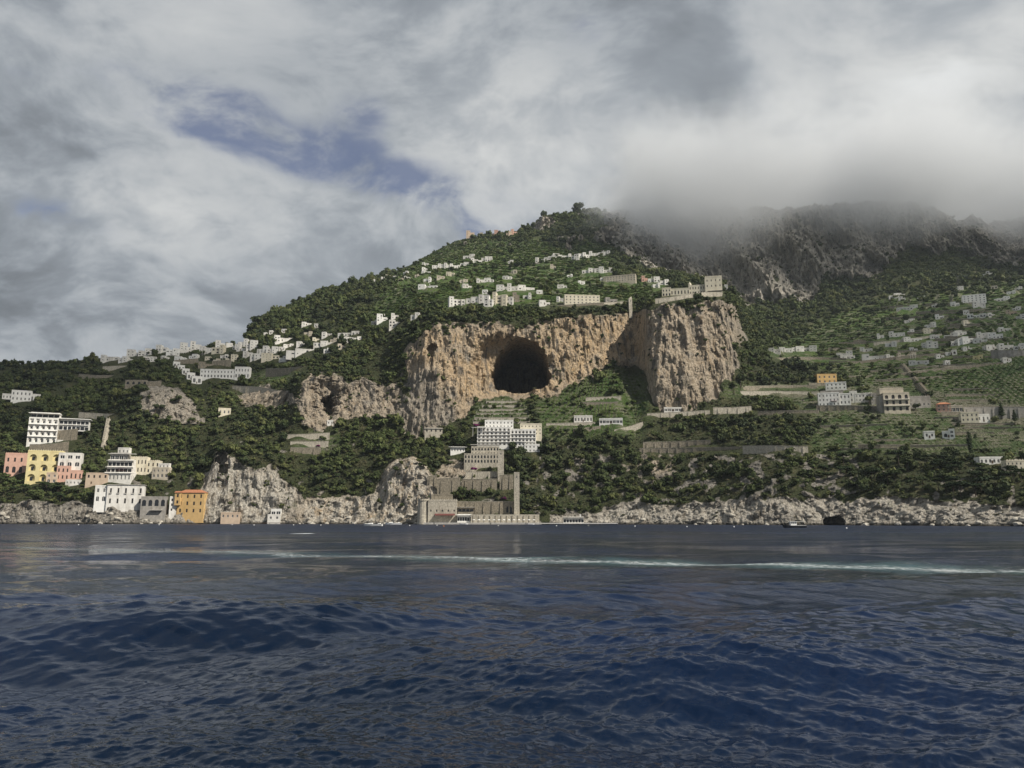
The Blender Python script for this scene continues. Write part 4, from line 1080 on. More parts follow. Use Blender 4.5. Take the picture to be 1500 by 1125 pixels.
for q in [(1126, 1143, 509, 517), (1142, 1161, 508, 516), (1161, 1178, 507, 514), (1177, 1196, 506, 514), (1226, 1248, 514, 522), (1232, 1252, 520, 525), (1265, 1296, 517, 528, 'white', 'v'), (1304, 1325, 484, 493),
          (1325, 1350, 493, 500), (1352, 1373, 498, 509), (1333, 1359, 527, 533), (1385, 1402, 487, 495), (1400, 1416, 484, 491), (1405, 1427, 492, 503, 'bright'), (1427, 1445, 495, 502),
          (1394, 1403, 500, 506), (1433, 1450, 485, 495), (1449, 1468, 486, 496, 'bright'), (1446, 1466, 505, 512), (1465, 1485, 502, 512), (1427, 1439, 520, 526, 'yellow'), (1385, 1392, 528, 535),
          (1304, 1326, 429, 436), (1317, 1326, 434, 440), (1315, 1343, 447, 454), (1326, 1340, 467, 472), (1366, 1375, 445, 450), (1427, 1443, 440, 449), (1455, 1478, 434, 441, 'bright'), (1441, 1454, 396, 405, 'white'),
          (1448, 1458, 458, 464), (1436, 1444, 459, 465), (1476, 1489, 453, 461, 'peach'), (1372, 1384, 519, 524), (1251, 1268, 498, 503, 'stone'), (1486, 1500, 503, 511), (1470, 1482, 524, 529), (1412, 1424, 508, 513),
          (1490, 1502, 460, 467)]:
    house(*q[:4], W8, G8, *(q[4:] or ('white',)))
house(1413, 1443, 432, 445, W8, G8, 'bright', 'r', 'plain', label='white two-storey villa with a chimney high on the terraced valley slope', cols=6)
# many more small houses, too far off to tell more than their shape
rh = random.Random(12)
def sprinkle(n, poly, where, group, ymin=0.0, w=(8, 16), h=(4.5, 8)):
    pa = np.array(poly); k = 0; tries = 0
    while k < n and tries < n * 40:
        tries += 1; x, y = rh.uniform(pa[:, 0].min(), pa[:, 0].max()), rh.uniform(pa[:, 1].min(), pa[:, 1].max())
        if not inpoly(np.array([x]), np.array([y]), poly)[0]: continue
        ww_, hh_ = rh.uniform(*w), rh.uniform(*h)
        if any(x - ww_ / 2 < q[2] and x + ww_ / 2 > q[0] and y - hh_ < q[3] - 6 and y > q[1] for q in NOTREE): continue
        house(x - ww_ / 2, x + ww_ / 2, y - hh_, y, where, group, rh.choice(['white', 'white', 'bright', 'cream', 'beige']), ymin=ymin); k += 1
sprinkle(26, [(165, 530), (300, 514), (375, 508), (440, 500), (530, 486), (530, 505), (430, 530), (340, 534), (230, 530)], W2, G2)
sprinkle(12, [(600, 405), (660, 392), (760, 388), (900, 380), (930, 400), (800, 432), (640, 430)], W5, G5, 900, (7, 14), (4, 7))
sprinkle(7, [(540, 412), (640, 392), (640, 400), (560, 418)], W5, G5, 900, (6, 10), (3.5, 5.5))
sprinkle(17, [(1200, 520), (1300, 492), (1400, 470), (1500, 450), (1500, 530), (1400, 540), (1280, 540)], W8, G8, 0, (8, 17), (5, 8.5))
sprinkle(8, [(1300, 450), (1400, 425), (1500, 420), (1500, 450), (1330, 478)], W8, G8, 0, (7, 13), (4.5, 7))
# stepped row running down the wooded spur
ST = [(254, 263, 531, 538), (261, 270, 536, 543), (267, 277, 541, 549), (274, 285, 547, 556), (281, 295, 552, 562)]
for i, q in enumerate(ST):
    house(*q, '', 'stepped white houses on the wooded spur', 'bright', 'a', 'plain', yaw=18, rows=1, cols=2,
          label=['topmost', 'second from top', 'middle', 'fourth from top', 'lowest'][i] + ' white arched house of the row stepping down the wooded spur')
b = Building('guest_house', 329, 554, -6)
b.block(294, 345, 542, 554, 'bright', 2, 11, 'ar'); b.block(343, 364, 538, 554, 'bright', 2, 5, 'ar', depth=9, dy=-.5)
b.done('long bright white arcaded guest house with a taller end wing below the stepped row', 'guest house')

# --- modern white hotel on the wooded slope
b = Building('hotel', 62, 649, 4)
b.block(42, 79.5, 613, 649, 'bright', 4, 5, 'arrr', depth=12, balcony='long', ww=.62, wh=.64, kind='loggia_white', reveal=1.2)
b.block(43, 80, 605, 611.5, 'white', 1, 5, 'v', depth=9, dy=2.5, kind='bare')
b.block(80, 119, 612, 629, 'bright', 2, 7, 'vv', depth=10, dy=3, balcony='long', kind='bare')
b.slab(41, 81, 605, -1.5, 11, .6, name='roof_canopy'); b.slab(78, 121, 611, .5, 14, .7, name='roof_canopy')
b.block(80, 108, 645, 651, 'white', 1, 8, 's', depth=5)
b.done('modern white hotel with four balconied floors and a flat roofed side wing', 'hotel')
stone_wall([(80, 646), (96, 645), (113, 643)], 15, 'tall rubble wall under the side wing of the modern white hotel', thick=2)
stone_wall([(42, 664), (70, 664), (100, 660)], 13, 'rubble retaining wall between the modern hotel and the yellow arcaded palace', thick=2)
# --- waterfront palaces
b = Building('palace', 61, 706, 3)
b.block(39.5, 84, 662, 706, 'yellow', 3, 3, 'aaa', depth=14, ww=.62, wh=.66, parapet=1.1, kind='loggia_yellow', reveal=1.8)
xa, z = b.loc(40, 662); xb, _ = b.loc(84, 662); mb = MB()
for i in range(15): xx = xa + .3 + (xb - xa - 1) * i / 14; mb.box(xx, xx + .35, .3, .65, z + 1.36, z + 2.2)
mb.build('balustrade', M_WALLS['cream'], b.root)
b.done('yellow three-storey palace with tall arched loggias and a balustraded roof', 'palace')
b = Building('palace', 25, 694, 6)
b.block(8, 41, 666, 694, 'pink', 2, 4, 'ar', depth=13, ww=.28, wh=.42, parapet=1.0, kind='brown', merlon=True)
b.done('pink two-storey palace adjoining the yellow arcaded one', 'palace')
b = Building('house', 97, 704, 2)
b.block(82, 112, 664, 684, 'white', 2, 3, 'ar', depth=10, dy=6, found=14, ww=.6); b.block(83.5, 100, 684, 704, 'pink', 2, 3, 'rr', depth=6, kind='brown'); b.block(100, 117, 690, 704, 'pink', 1, 3, 'r', depth=8, kind='brown')
b.block(72, 86, 694, 708, 'peach', 2, 2, 'ar', depth=6, dy=-3)
b.done('white arched villa rising over pink lower wings beside the yellow palace', 'house')
b = Building('house', 110, 710, 0); b.block(97, 116, 704, 710, 'white', 1, 4, 'r', depth=6); b.done('low white service house below the pink wings', 'house')
b = Building('house', 141, 710, -3); b.block(126, 156, 694, 710, 'peach', 2, 4, 'nr', depth=9, kind='brown'); b.door(134, 709); b.done('peach plastered cottage between the pink wings and the white terraced house', 'house')
b = Building('terraced_house', 171, 706, -8)
b.block(153, 190, 693, 706, 'white', 1, 7, 'r', depth=14); b.block(154, 189, 684, 693, 'white', 1, 6, 'v', depth=11, dy=2.5, kind='brown', found=.2)
b.block(154, 188, 674, 684, 'white', 1, 6, 'v', depth=9, dy=4.5, kind='bare', found=.2); b.block(155, 180, 664, 674, 'grey', 1, 4, 'v', depth=7, dy=6.5, found=.2)
b.block(164, 180, 656, 664, 'white', 1, 3, 'r', depth=6, dy=8, found=.2)
for y, q in ((693, -1.2), (684, .8), (674, 2.6), (664, 5)): b.slab(152.5, 190.5, y, q, q + 4, .3, name='balcony')
xa, z = b.loc(168, 689); mb = MB(); mb.box(xa, xa + 7, .2, 2.4, z, z + .12); mb.build('awning', M_RED, b.root)
b.done('white house of five set-back storeys with long balconies and a red awning', 'house')
b = Building('house', 211, 694, -6)
b.block(190, 214, 671, 694, 'cream', 2, 5, 'rr', depth=9, kind='brown', merlon=True); b.block(213, 231, 676, 694, 'cream', 2, 3, 'rr', depth=9, dy=.8, kind='brown', merlon=True)
b.done('cream house with a battlemented roofline joined to the white set-back storeys', 'house')
b = Building('house', 234, 700, -14); b.block(222, 246, 686, 700, 'beige', 2, 4, 'ar', depth=7); b.block(229, 245, 680, 686, 'white', 1, 3, 'r', depth=4, dy=2, found=.2); b.done('low beige arcaded house at the wooded end of the cream battlemented house', 'house')
b = Building('mansion', 174, 741, 5, fwd=4)
b.block(157, 206, 711, 741, 'white', 2, 5, 'rr', depth=12, found=10, ww=.24, wh=.46, balcony=True, kind='brown', parapet=.3); b.block(141, 157, 713, 736, 'bright', 2, 2, 'ar', depth=9, dy=1.5, found=9)
b.slab(156, 207, 710.2, -.6, 13, .5, M_FLAT, 'roof_eaves')
b.done('large plain white mansion with two rows of balconied windows above the sea rocks', 'mansion')
b = Building('boathouse', 222, 757, 0, fwd=3); b.block(206, 240, 729, 757, 'grey', 2, 4, 'na', depth=9, ww=.62, kind='bare', found=8); b.slab(219, 236, 747, -3, 0, .5, M_CONC, 'balcony')
b.done('grey stone boathouse with arched upper openings next to the white mansion', 'boathouse')
b = Building('house', 255, 750, 8, fwd=3); b.block(248, 261, 729, 750, 'white', 3, 2, 'r', depth=7, found=8, kind='brown'); b.done('narrow white three-storey house squeezed against the orange one', 'house')
b = Building('house', 278, 753, -8, fwd=3); b.block(259, 297, 722, 753, 'orange', 3, 4, 'rrr', depth=11, found=8, ww=.26, roof='hip', kind='brown'); b.block(256, 264, 722, 740, 'orange', 2, 1, 'r', depth=6, dy=-2, roof='gable', kind='brown')
b.done('orange three-storey house with a red tiled roof standing on the waterline', 'house')
b = Building('villa', 31, 588, 8); b.block(18, 43, 573, 588, 'bright', 2, 5, 'rr', depth=8); b.block(42, 54, 577, 588, 'white', 1, 3, 'a', depth=7, dy=.6); b.block(7, 19, 579, 586, 'white', 1, 3, 'r', depth=6, dy=.6)
b.done('bright white villa with a terrace standing alone in the dark woods', 'villa')

# --- sea-level houses under the pale cliff
b = Building('house', 337, 760, 0, fwd=4); b.block(324, 350, 752, 760, 'peach', 1, 4, 'r', depth=7, found=5); b.done('low peach bathing house at the foot of the pale cliff', 'house')
b = Building('house', 401, 762, 0, fwd=4); b.block(392, 410, 755, 762, 'white', 1, 2, 'r', depth=8, found=5); b.block(396, 410, 747, 755, 'bright', 1, 2, 'v', depth=6, dy=2, found=.2); b.done('small white stepped boat house at the edge of the pale scree', 'house')
b = Building('house', 328, 608, 10); b.block(320, 337, 599, 608, 'cream', 1, 3, 'r', depth=6); b.done('small cream cottage alone on the shrubby rock slope', 'house')
b = Building('house', 483, 622, 0); b.block(479, 488, 617, 622, 'white', 1, 2, 'r', depth=5); b.done('tiny white hut at the mouth of the small grotto', 'house')

# --- clifftop monastery
b = Building('monastery', 1018, 432, -4, fwd=2)
b.block(1033, 1057, 407.5, 432, 'cream', 3, 4, 'nrr', depth=14, ww=.22, wh=.36, parapet=1.0, merlon=True, kind='brown', found=12)
b.block(1010, 1033, 418, 432, 'cream', 2, 6, 'rr', depth=10, dy=2, kind='brown'); b.block(983, 1011, 422, 432, 'cream', 1, 6, 'r', depth=9, dy=1, kind='brown'); b.block(971, 984, 420.5, 432, 'cream', 2, 3, 'ar', depth=9, dy=0, kind='brown', merlon=True)
xa, z = b.loc(1011.5, 418); mb = MB(); mb.lathe([(1.9, -1), (1.9, 2.2), (2.1, 2.3), (2.0, 2.6), (1.75, 3.6), (1.2, 4.5), (.5, 5.0), (.35, 5.1), (.35, 6.0), (.0, 6.6)], 14, (xa, 5, z)); mb.build('dome', M_WALLS['cream'], b.root)
b.slab(1036, 1057, 428.5, -2.5, 0, .4, M_FLAT, 'terrace')
b.done('cream clifftop monastery with a square corner tower and a small dome', 'monastery')
stone_wall([(960, 444), (985, 441), (1010, 437), (1035, 434), (1058, 434)], 6.0, 'pale buttressed wall under the clifftop monastery', 'pale_stone', thick=3, down=9)
b = Building('ruined_tower', 924, 457, 12, fwd=2); b.block(921.5, 926.5, 437, 457, 'pale_stone', 3, 1, 'nns', depth=3.5, sides=False, roof='none', found=8); mb = MB(); X_, Z_ = b.loc(924, 437); mb.add([(X_ - 1.9, 0, Z_), (X_ + 1.9, 0, Z_), (X_ + 1.9, 3.5, Z_), (X_ - 1.9, 3.5, Z_), (X_ + 1.5, 1, Z_ + 2.6), (X_ + 1.7, 3, Z_ + 2.4)], [(0, 1, 4), (1, 2, 5, 4), (2, 3, 5), (3, 0, 4, 5)]); mb.build('broken_top', M_WALLS['pale_stone'], b.root)
b.done('slender ruined stone tower on the rim between the two cliff faces', 'tower')

# --- grand white hotel and its sea stairs
b = Building('hotel', 742, 653, 0, fwd=4)
b.block(699, 748, 627, 653, 'bright', 5, 8, 'aaaaa', depth=14, ww=.62, wh=.7, kind='loggia_white', reveal=1.5, found=12); b.block(748, 785, 630, 653, 'bright', 4, 7, 'aaaa', depth=13, dy=1.2, ww=.62, wh=.7, kind='loggia_white', reveal=1.5, found=12)
b.block(710, 752, 616, 627, 'bright', 2, 8, 'rr', depth=9, dy=5, found=.3); b.block(762, 794, 621, 642, 'cream', 4, 6, 'nrrr', depth=10, dy=6, ww=.22, wh=.4, kind='brown', found=14)
b.block(768, 790, 653, 669, 'bright', 3, 4, 'arr', depth=9, dy=-4, found=10)
for y, q in ((632.2, -.9), (637.4, -.9), (642.6, -.9), (647.8, -.9)): b.slab(699, 748, y, q, -.003, .22, name='balcony')
for y, q in ((635.8, .3), (641.5, .3), (647.2, .3)): b.slab(748.3, 785, y, q, 1.197, .22, name='balcony')
b.slab(690, 732, 652.5, -7, -.9, .6, M_CONC, 'terrace'); b.slab(691, 712, 626.8, -3.5, -.003, .35, name='roof_canopy')
for x in (693, 700, 707): X_, Z_ = b.loc(x, 626.8); mb = MB(); mb.bar((X_, -3.2, Z_ - 9), (X_, -3.2, Z_ - .36), .15); mb.build('post', M_TRIM, b.root)
b.done('grand white hotel with five tiers of arched loggias above the sea terraces', 'hotel')
b = Building('retaining_wall', 706, 679, 0, fwd=5)
b.block(680, 731, 666, 679, 'pale_stone', 2, 11, 'aa', depth=6, ww=.3, wh=.4, kind='bare', sides=False, roof='flat', parapet=.5, found=9)
b.block(690, 731, 655, 666, 'pale_stone', 2, 9, 'sa', depth=5, dy=4, ww=.3, wh=.4, kind='bare', sides=False, parapet=.5, found=.2)
b.done('tall pale stone terrace wall with rows of small arched openings under the hotel', 'wall')
b = Building('pavilion', 670, 663, 6, fwd=2); b.block(660, 681, 656, 663, 'bright', 1, 5, 'r', depth=6); b.slab(657, 684, 655, -1.5, 7, .3, name='roof_canopy'); b.done('low white pavilion with a projecting roof beside the arched terrace wall', 'pavilion')
b = Building('house', 635, 640, 4); b.block(622, 648, 628, 640, 'pale_stone', 2, 4, 'nr', depth=9, kind='brown'); b.slab(621, 649, 627.6, -.6, 10, .5, M_FLAT, 'roof_eaves'); b.door(630, 640); b.done('square stone house among cypresses left of the grand hotel'.replace(' left of', ' beside'), 'house')
for (x0, x1, yt, yb, lab) in ((729, 738, 662, 698, 'upper plain stone lift tower below the white hotel'), (753, 761, 694, 752, 'tall plain stone lift tower rising from the quay')):
    b = Building('lift_tower', (x0 + x1) / 2, yb, 0, fwd=5); b.block(x0, x1, yt, yb, 'pale_stone', 6, 1, 'nnnnns', depth=5, sides=False, found=8); b.done(lab, 'tower')
stone_wall([(640, 728), (652, 727), (674, 726)], 26, 'high crenellated rubble wall above the sea fort', thick=3, down=10)
stone_wall([(682, 700), (705, 700), (728, 700)], 9, 'stone wall carrying the purple bougainvillea terrace', 'pale_stone', thick=3)
stone_wall([(676, 718), (700, 718), (728, 718)], 16, 'broad bare stone wall halfway down the sea stairs', thick=3, down=8)
stone_wall([(732, 716), (742, 716), (752, 716)], 20, 'short high stone wall between the two lift towers', thick=3, down=8)
stone_wall([(663, 751), (690, 751), (715, 751), (752, 751)], 16, 'long arcaded stone wall behind the bathing quay', thick=3, down=6, arches=7)
stone_wall([(626, 712), (634, 711), (640, 710)], 14, 'small ruined wall corner above the sea fort', thick=2)
# sea fort
b = Building('sea_fort', 645, 760, 0, fwd=7)
b.block(627, 669, 735, 760, 'pale_stone', 3, 5, 'nsn', depth=12, parapet=1.2, merlon=True, found=6, kind='bare'); b.block(631, 662, 726, 735, 'stone', 1, 4, 'n', depth=8, dy=5, found=.2)
xa, z = b.loc(619.5, 760); mb = MB(); mb.lathe([(5.2, -6), (5.0, 0), (4.6, 15), (5.1, 15.3), (5.1, 16.8), (4.5, 16.8), (4.5, 15.6), (0, 15.6)], 18, (xa, 5, z)); mb.build('round_tower', M_WALLS['pale_stone'], b.root)
xa, z = b.loc(637, 755); xb, _ = b.loc(666, 755); mb = MB(); mb.add([(xa, -4, z), (xb, -4, z), (xb, -.01, z + 1.4), (xa, -.01, z + 1.4), (xa, -4, z - .15), (xb, -4, z - .15), (xb, -.01, z + 1.25), (xa, -.01, z + 1.25)], [(0, 1, 2, 3), (7, 6, 5, 4), (0, 4, 5, 1), (1, 5, 6, 2), (3, 2, 6, 7), (0, 3, 7, 4)]); mb.build('awning', M_RED, b.root)
b.done('old stone sea fort with a round corner tower and a dark red awning', 'fort')
b = Building('bathing_pavilion', 680, 764, 0, fwd=8); b.block(670, 691, 755, 764, 'bright', 1, 6, 'v', depth=5, kind='bare', found=4); b.slab(668, 693, 754.5, -2, 6, .3, M_CANVAS, 'roof_canopy'); b.done('white glazed bathing pavilion beside the sea fort', 'pavilion')
b = Building('kiosk', 706, 750, 0, fwd=3); b.block(671, 694, 744, 750, 'stone', 1, 4, 'v', depth=5, kind='bare', found=2); b.slab(669, 696, 743, -2, 6, .35, M_FLAT, 'roof_canopy') ; b.done('dark roofed stone bar kiosk on the terrace above the bathing quay', 'kiosk')
# quay
Yq = float(np.interp(0.0, acol, wy)) - 2
def quay():
    root = empty('quay', (0, Yq - 10, 0)); k = (Yq) / F; mb = MB(); mb.box((625 - 750) * k, (792 - 750) * k, -1.5, 12, -4, 1.5); mb.build('deck', M_CONC, root)
    mb = MB(); mb.box((691 - 750) * k, (789 - 750) * k, 5, 12.2, 1.503, 8.2); mb.build('back_wall', M_WALLS['pale_stone'], root)
    for i in range(12): mb = MB(); x = (694 + i * 8 - 750) * k; mb.box(x, x + .5, 4.6, 4.997, 1.503, 7.4); mb.build('buttress', M_WALLS['stone'], root)
    for x in (640, 720, 770): mb = MB(); X_ = (x - 750) * k; mb.bar((X_ - .3, -1.7, -1), (X_ - .3, -1.7, 2.5), .05); mb.bar((X_ + .3, -1.7, -1), (X_ + .3, -1.7, 2.5), .05); [mb.bar((X_ - .3, -1.7, q), (X_ + .3, -1.7, q), .04) for q in (-.5, 0, .5, 1, 1.5, 2)]; mb.build('ladder', M_IRON, root)
    tag(root, 'pale stone bathing quay at the foot of the hotel lift towers', 'quay')
quay()
def pier(x0, x1, y, z, label, mat):
    k = Yq / F; root = empty('pier', ((x0 - 750) * k, y, 0)); mb = MB(); mb.box(0, (x1 - x0) * k, 0, 5, z - .5, z); mb.build('deck', mat, root)
    n = max(2, int((x1 - x0) * k / 5))
    for i in range(n): mb = MB(); X_ = (x1 - x0) * k * (i + .5) / n; mb.bar((X_, 1, -4), (X_, 1, z - .503), .25); mb.build('pile', M_CONC, root)
    tag(root, label, 'pier')
pier(792, 900, Yq - 9, 1.1, 'long low white bathing pier beyond the quay', M_TRIM)
pier(352, 392, 690, 1.2, 'short wooden bathing deck beside the peach bathing house', M_WOOD)
b = Building('beach_cabin', 838, 765, 0, fwd=0, at=((838 - 750) * Yq / F, Yq - 6, 1.1)); b.block(823, 853, 757.5, 765, 'white', 1, 7, 'v', depth=3.5, kind='bare', found=.02); b.slab(822, 854, 756.8, -1.2, 4.5, .25, M_FLAT, 'roof_canopy'); X_, Z_ = b.loc(847, 756.8); mb = MB(); mb.box(X_, X_ + 1.2, 1, 2, Z_, Z_ + 2.4); mb.build('chimney', M_TRIM, b.root); b.done('white beach cabin with a grey roof on the low pier', 'cabin')

# --- right bank
b = Building('apartment_house', 1313, 604, 6)
b.block(1297, 1333, 576, 604, 'beige', 3, 4, 'rra', depth=13, balcony='long', ww=.4, wh=.6, kind='brown'); b.block(1294, 1327, 568.5, 576, 'beige', 1, 4, 'n', depth=10, dy=3, found=.2, parapet=.8); b.block(1292.5, 1297, 580, 604, 'grey', 3, 1, 'n', depth=11, dy=1.5)
b.done('beige four-storey apartment house with railed balconies and arched top windows', 'apartment house')
b = Building('house', 1347, 596, 10); b.block(1332, 1363, 582, 596, 'grey', 2, 5, 'rn', depth=8, merlon=True); b.done('grey annex with a battlemented parapet joined to the beige apartment house', 'house')
b = Building('house', 1222, 595, -4); b.block(1201, 1230, 576, 595, 'bright', 3, 6, 'rrr', depth=9, ww=.3); b.block(1230, 1245, 578, 594, 'bright', 2, 3, 'rr', depth=9, dy=.7); b.block(1205, 1236, 572.5, 576, 'grey', 1, 4, 'n', depth=6, dy=3, found=.2)
X_, Z_ = b.loc(1217, 588); mb = MB(); mb.box(X_, X_ + 6, -1.3, -.01, Z_, Z_ + .15); mb.build('awning', M_RED, b.root); b.done('white three-storey house with a red awning on the terraced bank', 'house')
house(1211, 1239, 561, 571, '', 'bank', 'bright', 'r', 'plain', rows=2, cols=5, yaw=-6, label='bright white two-storey house just below the orange house')
house(1198, 1226, 549, 562, '', 'bank', 'orange', 'r', 'plain', rows=2, cols=4, yaw=10, label='weathered orange square house above the white terraced-bank houses')
house(1254, 1277, 577, 589, '', 'bank', 'white', 'r', 'plain', rows=2, cols=5, label='white two-storey house with a dark tree at its corner')
house(1277, 1292, 577, 589, '', 'bank', 'grey', 'r', 'plain', rows=2, cols=3, label='plain grey house beside the beige apartment house')
house(1246, 1256, 574, 590, '', 'bank', 'white', 'r', 'plain', rows=2, cols=2, label='narrow white house wedged between the two white terraced-bank houses')
house(1374, 1392, 592, 603, '', 'bank', 'pink', 'r', 'tile', rows=2, cols=3, label='pink house with a red tiled roof along the valley road')
house(1391, 1410, 595, 604, '', 'bank', 'beige', 'v', 'plain', rows=1, cols=4, label='beige house with a wide glazed porch along the valley road')
house(1410, 1433, 605, 618, '', 'bank', 'cream', 'r', 'plain', rows=2, cols=4, label='cream two-storey house under the long grey road wall')
house(1433, 1450, 608, 618, '', 'bank', 'white', 'r', 'plain', rows=1, cols=3, label='white cottage between the cream house and the dark conifers')
house(1417, 1441, 598, 606, '', 'bank', 'white', 'r', 'plain', rows=1, cols=4, label='long white cottage standing against the grey road wall')
house(1355, 1369, 633, 642, '', 'bank', 'bright', 'r', 'plain', rows=1, cols=2, label='white cube cottage on the vine terraces')
house(1382, 1398, 630, 641, '', 'bank', 'bright', 'a', 'vault', rows=1, cols=2, label='white vaulted cottage on the vine terraces')
house(1437, 1471, 671, 679, '', 'bank', 'bright', 'a', 'plain', rows=1, cols=6, label='long low white arched villa among the shore pines')
house(1477, 1504, 676, 689, '', 'bank', 'cream', 'r', 'plain', rows=2, cols=5, label='cream villa with a flat roof among the shore pines', merlon=True)
for o in bpy.data.objects:
    if o.get('group') == 'bank': del o['group']
house(841, 868, 610, 618, '', None, 'white', 'a', 'plain', rows=1, cols=6, label='low white arcaded house in the gardens beyond the grand hotel')
house(878, 912, 614, 621, '', None, 'bright', 'v', 'plain', rows=1, cols=7, label='long low white house with wide windows beside the hotel gardens')
house(973, 999, 598, 603, '', None, 'white', 'v', 'plain', rows=1, cols=5, label='low white canopy-like house at the foot of the grey cliff')
# --- terrace and road walls
for pts, h, lab, c in [
    ([(389, 549), (415, 549), (444, 546)], 9, 'long rubble wall under the white village', 'stone'),
    ([(340, 570), (380, 572), (421, 580)], 5, 'low sloping garden wall over the brushy rock', 'pale_stone'),
    ([(413, 641), (450, 640), (483, 638)], 4, 'upper wall of the small garden below the grotto', 'pale_stone'),
    ([(425, 651), (455, 651), (481, 650)], 4, 'middle wall of the small garden below the grotto', 'pale_stone'),
    ([(425, 662), (450, 662), (470, 661)], 6, 'lowest wall of the small garden below the grotto', 'stone'),
    ([(942, 655), (990, 654), (1041, 652)], 7, 'high double terrace wall over the dark shore scrub', 'stone'),
    ([(937, 662), (1010, 661), (1088, 660)], 5, 'long lower terrace wall over the dark shore scrub', 'stone'),
    ([(1088, 661), (1130, 661), (1184, 662)], 8, 'pale ribbed terrace wall at the end of the shore scrub', 'pale_stone'),
    ([(1045, 606), (1075, 606), (1101, 604)], 9, 'high pinkish wall under the valley terraces', 'pale_stone'),
    ([(948, 611), (990, 609), (1040, 606)], 5, 'road wall curving under the grey cliff', 'pale_stone'),
    ([(1057, 578), (1120, 577), (1200, 578)], 4, 'long pale wall of the first valley terrace', 'pale_stone'),
    ([(1060, 570), (1120, 568), (1196, 567)], 2.6, 'thin stone wall of the second valley terrace', 'stone'),
    ([(1110, 607), (1150, 606), (1200, 605)], 4, 'roadside wall leading to the white terraced-bank house', 'stone'),
    ([(1413, 612), (1450, 612), (1500, 612), (1530, 613)], 16, 'long high grey road wall on the valley side', 'grey'),
    ([(1196, 601), (1245, 601), (1292, 603)], 7, 'rubble wall under the white terraced-bank houses', 'stone'),
    ([(1452, 523), (1480, 523), (1505, 523)], 10, 'grey viaduct wall with arches high on the valley slope', 'grey'),
    ([(1260, 532), (1330, 524), (1385, 520)], 3, 'upper road wall crossing the valley terraces', 'stone'),
    ([(1330, 548), (1400, 540), (1470, 534)], 3, 'middle road wall crossing the valley terraces', 'stone'),
    ([(1130, 528), (1180, 526), (1240, 528)], 3, 'rough wall under the row of small valley houses', 'stone'),
    ([(1280, 505), (1330, 500), (1380, 492)], 3, 'sloping road wall among the valley houses', 'pale_stone'),
    ([(1290, 655), (1340, 655), (1420, 654)], 2.5, 'vine terrace wall below the white vaulted cottage', 'stone'),
    ([(1200, 626), (1250, 625), (1300, 624)], 2.5, 'vine terrace wall below the beige apartment house', 'stone'),
    ([(115, 610), (150, 612), (175, 613)], 6, 'coast road wall leading away from the modern hotel', 'pale_stone'),
    ([(150, 542), (170, 541), (186, 541)], 5, 'bare stone wall in the ridge woods', 'pale_stone'),
    ([(115, 552), (140, 554), (170, 554)], 4, 'long low stone wall in the ridge woods', 'stone'),
    ([(183, 563), (200, 563), (216, 563)], 6, 'arched rubble wall above the rocky bluff', 'stone'),
    ([(214, 566), (225, 566), (236, 565)], 7, 'ruined square wall on top of the rocky bluff', 'stone'),
    ([(255, 534), (280, 532), (290, 531)], 6, 'dark terrace wall above the long guest house', 'stone'),
    ([(310, 536), (325, 535), (338, 534)], 7, 'stone terrace wall beside the stone village house', 'stone'),
    ([(820, 450), (850, 448), (885, 446)], 2.6, 'garden wall below the cream farmhouse', 'stone'),
    ([(860, 447), (890, 446), (918, 444)], 2.6, 'garden wall beside the ruined tower', 'pale_stone'),
    ([(840, 630), (860, 629), (880, 627)], 2.5, 'field wall in the hotel gardens', 'stone'),
    ([(800, 623), (840, 622), (872, 621)], 2.5, 'path wall in the hotel gardens', 'pale_stone'),
    ([(900, 634), (925, 628), (942, 622)], 4, 'curving pale path wall below the gardens', 'pale_stone'),
    ([(858, 585), (885, 584), (910, 583)], 2.5, 'vineyard wall under the dark cliff recess', 'pale_stone'),
    ([(850, 592), (885, 592), (905, 592)], 2.5, 'lower vineyard wall under the dark cliff recess', 'stone')]:
    stone_wall(pts, h, lab, c, arches=4 if 'arch' in lab else 0)
for i, (y, xa, xb) in enumerate([(619, 693, 776), (613, 695, 774), (607, 698, 772), (601, 702, 768), (595, 706, 764), (589, 712, 760)]):
    stone_wall([(xa, y), ((xa + xb) / 2, y), (xb, y)], 1.3, ['lowest', 'second', 'third', 'fourth', 'fifth', 'topmost'][i] + ' lemon terrace wall with posts between the hotel and the cave', 'pale_stone', posts=True, down=4, name='terrace_wall', clear=False)
rw = random.Random(3)
for i in range(26):
    y = 448 + i * 4.6 + rw.uniform(-1.5, 1.5); xa = rw.uniform(1180 if y > 490 else 1290, 1400); L_ = rw.uniform(50, 120); sl = rw.uniform(-.10, .02)
    stone_wall([(xa, y), (xa + L_ / 2, y + sl * L_ / 2), (xa + L_, y + sl * L_)], rw.uniform(1.4, 2.2), 'thin stone terrace wall across the upper valley slope', 'stone', 'terrace walls of the upper valley', name='terrace_wall', down=4, clear=False)
for i in range(12):
    y = 572 + i * 8 + rw.uniform(-2, 2); xa = rw.uniform(1360, 1440) if y < 640 else rw.uniform(1180, 1300); L_ = rw.uniform(60, 110)
    stone_wall([(xa, y), (xa + L_ / 2, y), (xa + L_, y)], rw.uniform(1.4, 2.2), 'thin stone wall holding the lower vine terraces', 'stone', 'walls of the lower vine terraces', name='terrace_wall', down=4, clear=False)
